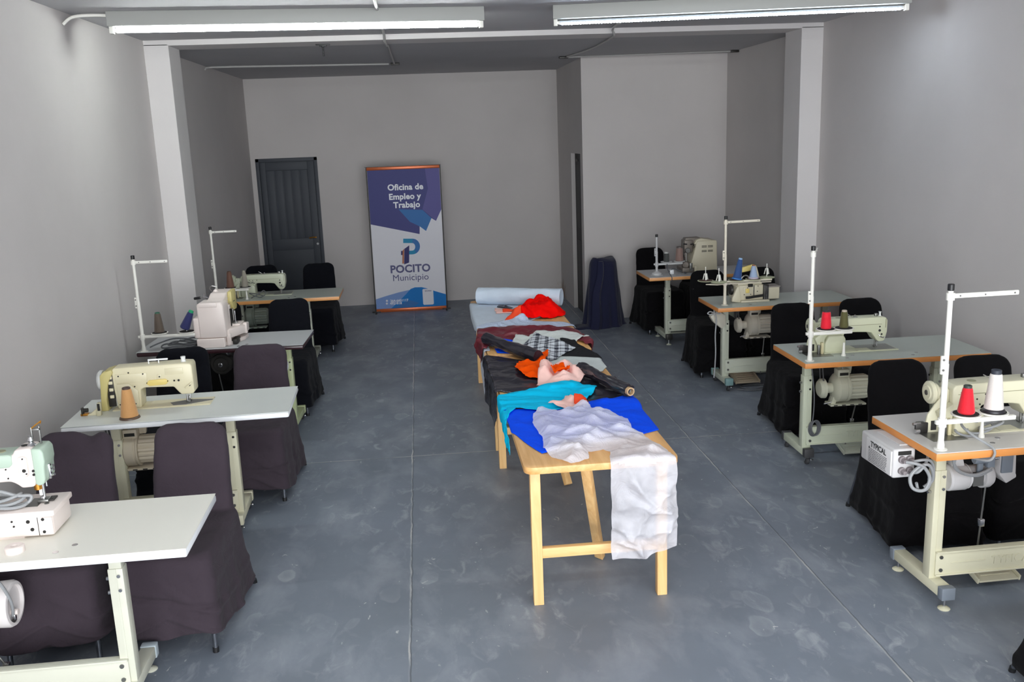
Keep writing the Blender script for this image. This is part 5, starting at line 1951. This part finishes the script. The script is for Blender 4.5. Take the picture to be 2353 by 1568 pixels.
def roll(name, label, p0, p1, r, mt, core=None, over0=.0, over1=.0, sag=0.0, rough_=.004, seed=0, flat=1.0, group=None):
    """a roll of cloth lying along p0-p1"""
    p0, p1 = Vector(p0), Vector(p1)
    d = (p1 - p0)
    Ln = d.length
    d.normalize()
    side = d.cross(Vector((0, 0, 1))).normalized()
    up = side.cross(d)
    root = thing(name, label, 'fabric roll', p0.lerp(p1, .5), 0, group)
    o0 = root.location.copy()
    m = MB(Matrix.Translation(-o0))
    rr = []
    K, n = 44, 36
    for k in range(K + 1):
        t = k / K
        c = p0 + d * (Ln * t) + up * (-sag * math.sin(PI * t))
        ring = []
        for i in range(n):
            a = 2 * PI * i / n
            q = r * (1 + .5 * rough_ / r * math.sin(2 * a + 7 * t + seed)) + rough_ * mnoise.noise((math.cos(a) * 2 + seed, math.sin(a) * 2, t * Ln * 9)) + rough_ * .8 * max(0, math.sin(a * 3 + t * 25 + seed)) * mnoise.noise((t * 8, a, seed))
            ring.append(tuple(c + side * (q * math.cos(a)) + up * (q * math.sin(a) * flat)))
        rr.append(ring)
    for kk, rad in ((0, .6), (0, .25)):
        pass
    c0 = [tuple(Vector(q).lerp(p0, .30) - d * (-.006)) for q in rr[0]]
    c1 = [tuple(Vector(q).lerp(p1, .30) - d * .006) for q in rr[-1]]
    m.rings([c0] + rr + [c1], mt)
    m.build('cloth', root, smooth=60)
    if core:
        m = MB(Matrix.Translation(-o0))
        e0, e1 = p0 - d * over0, p1 + d * over1
        ri = core[0]
        if len(core) > 2:
            e0, e1 = (p0 - d * over0, p0 + d * .12) if core[2] == 0 else (p1 - d * .12, p1 + d * over1)
        m.lathe([(ri * .72, .02), (ri * .72, (e1 - e0).length - .0), (ri, (e1 - e0).length), (ri, 0), (ri * .72, 0), (ri * .72, .02)], e0, core[1], axis=d, n=22)
        q0, q1 = (e0 + d * .04, e0 + d * .045) if len(core) > 2 and core[2] == 0 else (e1 - d * .045, e1 - d * .04)
        m.cyl(q0, q1, ri * .71, HOLE, n=16)
        m.build('cardboard_core', root)
    # record in height map
    for k in range(80):
        c = p0.lerp(p1, k / 79)
        for w in np.linspace(-r, r, 15):
            q = c + side * w
            ii, jj = int(round((q.x - HX0) / HS)), int(round((q.y - HY0) / HS))
            if 0 <= ii < HNX and 0 <= jj < HNY and HM[ii, jj] > 0:
                HM[ii, jj] = max(HM[ii, jj], c.z + math.sqrt(max(0, r * r - w * w)) * .9)
    return root


def S(pts, f=1.0246):
    return [(x * f, y * f) for x, y in pts]


PALE = fabric('pale_blue_cloth', (196, 208, 222), .85, crease=.15)
PALE2 = fabric('thin_pale_blue_cloth', (186, 198, 220), .8, crease=.4, cscale=22)
RED = fabric('bright_red_cloth', (255, 8, 4), 0.9, 0.08, 0.0, crease=.2, cscale=10)
CORAL = fabric('coral_cloth', (255, 84, 50), 0.9, 0.08, 0.0, crease=.2, cscale=10)
PINK = fabric('salmon_pink_cloth', (255, 206, 196), 0.85, 0.1, 0.0, crease=.2, cscale=10)
ORANGE = fabric('orange_cloth', (255, 84, 0), 0.9, 0.08, 0.0, crease=.2, cscale=10)
MAROON = fabric('maroon_satin', (112, 36, 48), .36, .5, .0, 500, .18, 9)
ROYAL = fabric('royal_blue_cloth', (0, 80, 250), 0.8, 0.12, 0.0, crease=.2, cscale=10)
WHITE_C = fabric('off_white_cloth', (208, 212, 208), .85, crease=.3)
DARKG = fabric('dark_grey_cloth', (40, 39, 42), .9, .1, 0.0)
LIGHTG = fabric('light_grey_cloth', (196, 202, 200), .8, crease=.2)
BLACKV = fabric('black_vinyl_cloth', (40, 38, 48), .24, .6, .0, 300, .16, 6)
TEAL = fabric('turquoise_cloth', (0, 196, 240), 0.8, 0.12, 0.0, crease=.2, cscale=10)
HANG = fabric('pale_grey_blue_cloth', (176, 182, 196), .8)
TULLE = tulle_material()
TULLE_1 = tulle_material('white_tulle_single_layer', .16, .40)
PLAID = plaid_material()
CARD = mat('cardboard', (206, 172, 128), .8)

# far table, back to front
drape('fabric_sheet', 'pale blue cloth sheet unrolled from the pale blue roll', 'fabric', S([(.395, 8.08), (.98, 7.82), (1.02, 7.40), (.74, 7.06), (.36, 6.98), (.30, 7.3), (.30, 7.8)]), PALE, .003, bench=1, seed=1, wob=.003)
drape('fabric_heap', 'crumpled bright red cloth heap beside the pale blue roll', 'fabric', S([(.66, 7.21), (.72, 7.40), (.80, 7.66), (.93, 7.80), (1.06, 7.72), (1.12, 7.50), (1.11, 7.28), (.98, 7.18), (.86, 7.20), (.75, 7.14)]), RED, .016, dome=.115, dirs=[(.4, 1.0), (1.7, 1.7)], freq=7, crumple=.02, bench=1, seed=3, edge_lift=.6)
drape('fabric_scrap', 'flat coral strip lying in front of the red heap', 'fabric', S([(.60, 7.16), (.66, 7.30), (.76, 7.26), (.74, 7.13), (.66, 7.08)]), CORAL, .004, bench=1, seed=4)
drape('fabric_scrap', 'pink and coral folded scrap on the pale blue sheet', 'fabric', S([(.57, 7.50), (.575, 7.74), (.63, 7.70), (.735, 7.56), (.70, 7.48)]), PINK, .006, dome=.012, dirs=.9, bench=1, seed=5)
drape('fabric_scrap', 'small coral offcut on top of the pink scrap', 'fabric', S([(.625, 7.50), (.64, 7.62), (.74, 7.58), (.75, 7.50)]), CORAL, .004, dome=.006, bench=1, seed=6, step=.008)
drape('fabric_scrap', 'small black lace scrap behind the pink scrap', 'fabric', S([(.60, 7.78), (.62, 7.86), (.70, 7.80), (.73, 7.70), (.66, 7.70)]), BLACKV, .008, dome=.012, crumple=.012, bench=1, seed=7, step=.007)
roll('fabric_roll', 'thick pale blue fabric roll lying across the far end of the pine tables', (.47, 8.20, ZT + .083), (1.18, 7.90, ZT + .083), .074, PALE, None, seed=2, group=None)
drape('fabric_strip', 'thin pale blue cloth strip between red heap and maroon satin', 'fabric', S([(.33, 6.98), (.50, 7.13), (.76, 7.15), (1.06, 7.02), (1.14, 6.86), (.72, 6.82)]), PALE2, .013, dirs=[(.5, 1.0)], freq=14, crumple=.005, bench=1, seed=8)
drape('fabric_sheet', 'pale grey-blue cloth corner hanging below the maroon satin', 'fabric', S([(.06, 6.30), (.03, 6.36), (.18, 6.62), (.42, 6.66), (.42, 6.17), (.28, 6.19)]), HANG, .004, bench=1, seed=9, wob=.004)
drape('fabric_sheet', 'shiny maroon satin draped across the full table width', 'fabric', S([(.27, 6.28), (.25, 6.62), (.37, 6.92), (.72, 6.88), (1.06, 6.80), (1.14, 6.60), (1.20, 6.22), (1.09, 6.20), (.99, 6.50), (.80, 6.54), (.62, 6.48), (.47, 6.42), (.40, 6.22)]), MAROON, .024, dirs=[(1.35, 1.0), (.5, 1.3)], freq=5, crumple=.006, sharp=1.2, cf=6.0, step=.010, bench=1, seed=10, edge_lift=.5)
drape('fabric_scrap', 'royal blue cloth patch below the maroon satin', 'fabric', S([(.44, 6.44), (.62, 6.44), (.62, 6.02), (.46, 6.10)]), ROYAL, .004, bench=1, seed=11, wob=.003, near=False)
drape('fabric_sheet', 'off-white cloth with ragged edges under the plaid piece', 'fabric', S([(.55, 6.05), (.58, 6.30), (.63, 6.56), (.72, 6.50), (.80, 6.64), (.92, 6.60), (1.00, 6.66), (1.08, 6.52), (1.12, 6.34), (1.02, 6.28), (.84, 6.10), (.66, 5.86)]), WHITE_C, .006, dirs=[(.3, 1.0)], freq=8, crumple=.008, bench=1, seed=12, near=False, wob=.014)
drape('fabric_sheet', 'dark grey cloth piece reaching the right table edge', 'fabric', S([(.94, 6.40), (1.02, 6.30), (1.09, 6.02), (1.13, 5.78), (1.02, 5.78), (.86, 5.84)]), DARKG, .006, dirs=[(.9, 1.0)], freq=8, bench=1, seed=13, near=False)
# near table, back to front
drape('fabric_sheet', 'glossy black cloth draped over the table and hanging down its left side', 'fabric', S([(.10, 5.35), (.12, 5.95), (.30, 6.12), (.66, 5.80), (.80, 5.55), (1.0, 5.42), (1.125, 5.25), (1.155, 4.95), (1.15, 4.74), (1.0, 4.62), (.86, 4.72), (.75, 4.95), (.47, 5.06), (.395, 5.12), (.22, 5.14)]), BLACKV, .012, dirs=[(1.2, 1.0), (.2, 1.3)], freq=5, crumple=.003, cf=9.0, sharp=1.3, bench=0, seed=14, step=.012)
drape('fabric_sheet', 'pale grey cloth on the right side of the black cloth', 'fabric', S([(.72, 5.66), (.80, 5.90), (.98, 5.82), (1.12, 5.76), (1.125, 5.60), (1.06, 5.44), (1.00, 5.34), (.88, 5.44), (.69, 5.46)]), LIGHTG, .006, dirs=[(.4, 1.0)], freq=6, bench=0, seed=15, wob=.006)
drape('fabric_sheet', 'blue and white plaid cloth piece lying on the off-white cloth', 'fabric', S([(.60, 6.08), (.70, 6.36), (.78, 6.56), (.90, 6.34), (1.00, 6.07), (.90, 5.94), (.82, 5.78), (.74, 5.76), (.66, 5.84)]), PLAID, .012, dome=.015, dirs=[(.2, 1.0), (1.4, 1.4)], freq=5, bench=1, seed=16, near=False)
drape('fabric_heap', 'bright orange twisted cloth left of the pink cloth', 'fabric', S([(.525, 5.58), (.57, 5.72), (.66, 5.66), (.72, 5.90), (.79, 5.92), (.75, 5.72), (.71, 5.60), (.72, 5.44), (.66, 5.28), (.57, 5.36)]), ORANGE, .036, dome=.014, dirs=[(.6, 1.0), (2.0, 1.3)], freq=7, sharp=1.1, crumple=.010, cf=12.0, step=.008, bench=0, seed=17, edge_lift=.6)
def rosette(u, v):
    dx, dy = u - .785, v - 5.46
    r = math.hypot(dx, dy * .8)
    a = math.atan2(dy, dx)
    fold = abs(((a * 5 / (2 * PI) + 1.6 * r) % 1) - .5) * 2
    return .058 * math.exp(-((r - .095) / .042) ** 2) * (.45 + .75 * fold) + .012 * fold * (r > .12)


drape('fabric_heap', 'salmon pink cloth twisted into a ring with orange showing inside', 'fabric', S([(.61, 5.14), (.66, 5.40), (.74, 5.56), (.85, 5.66), (.91, 5.50), (.935, 5.30), (.86, 5.14), (.79, 5.08), (.70, 5.04)]), PINK, .006, dome=.004, hfun=rosette, step=.008, bench=0, seed=18, edge_lift=.7)
drape('fabric_scrap', 'orange cloth peak showing in the middle of the pink cloth', 'fabric', S([(.715, 5.30), (.76, 5.40), (.81, 5.39), (.835, 5.30), (.79, 5.22), (.73, 5.22)]), ORANGE, .010, dome=.030, bench=0, seed=19, step=.008)
roll('fabric_roll', 'glossy black fabric roll lying slanted below the maroon satin', (.415, 6.50, ZT + .054), (.715, 5.86, ZT + .050), .042, BLACKV, (.022, CARD, 0), .022, .0, seed=5, rough_=.006, group='black rolls on the near table')
drape('fabric_sheet', 'royal blue cloth spread across the near table under the white tulle', 'fabric', S([(.385, 4.37), (.385, 4.78), (.56, 4.72), (.91, 4.78), (1.09, 4.86), (1.125, 4.62), (1.10, 4.25), (.95, 4.17), (.70, 4.12), (.49, 4.02), (.43, 4.2)]), ROYAL, .008, dirs=[(1.3, 1.0), (.3, 1.4)], freq=5, sharp=1.2, bench=0, seed=20, wob=.004)
drape('fabric_sheet', 'turquoise cloth with long folds hanging over the left table edge', 'fabric', S([(.285, 4.60), (.30, 4.86), (.36, 5.04), (.53, 5.08), (.70, 5.11), (.86, 5.13), (.94, 5.02), (.84, 4.80), (.72, 4.68), (.58, 4.64), (.45, 4.74), (.39, 4.60), (.34, 4.36), (.27, 4.34)]), TEAL, .011, dirs=[(1.45, 1.0), (1.3, 1.8)], freq=8, sharp=1.2, step=.009, bench=0, seed=21, edge_lift=.5)
roll('fabric_roll', 'glossy black fabric roll with cardboard core end at the right edge', (.925, 5.52, ZT + .052), (1.105, 4.93, ZT + .050), .032, BLACKV, (.024, CARD, 1), .0, .022, seed=9, rough_=.010, group='black rolls on the near table')
drape('fabric_scrap', 'salmon pink folded scrap behind the white tulle', 'fabric', S([(.62, 4.74), (.70, 4.78), (.74, 4.86), (.82, 4.83), (.81, 4.66), (.70, 4.64)]), PINK, .030, dome=.020, dirs=[(.5, 1.0)], freq=7, step=.009, sharp=1.2, bench=0, seed=22, edge_lift=.7)
drape('fabric_scrap', 'coral lining edge of the pink scrap behind the tulle', 'fabric', S([(.75, 4.68), (.77, 4.78), (.82, 4.78), (.84, 4.70), (.80, 4.64)]), CORAL, .006, dome=.014, bench=0, seed=23, step=.008)
drape('fabric_sheet', 'sheer white tulle heaped on the near table and hanging over its front end', 'fabric', S([(.50, 4.46), (.525, 4.60), (.56, 4.66), (.68, 4.62), (.80, 4.66), (.89, 4.56), (.985, 4.42), (.97, 4.26), (1.03, 4.08), (1.065, 3.95), (1.075, 3.42), (.98, 3.40), (.90, 3.375), (.77, 3.385), (.775, 3.84), (.80, 3.98), (.78, 4.02), (.70, 3.98), (.69, 3.90), (.60, 3.86), (.57, 3.90), (.53, 3.96), (.50, 4.06), (.52, 4.2)]), TULLE, .024, dome=.028, dirs=[(.75, 1.0), (1.35, 1.9), (2.5, 1.3)], freq=5, crumple=.002, cf=14.0, sharp=1.8, mt2=TULLE_1, bench=0, seed=24, step=.0085, thick=0, wob=.006, edge_lift=.5)
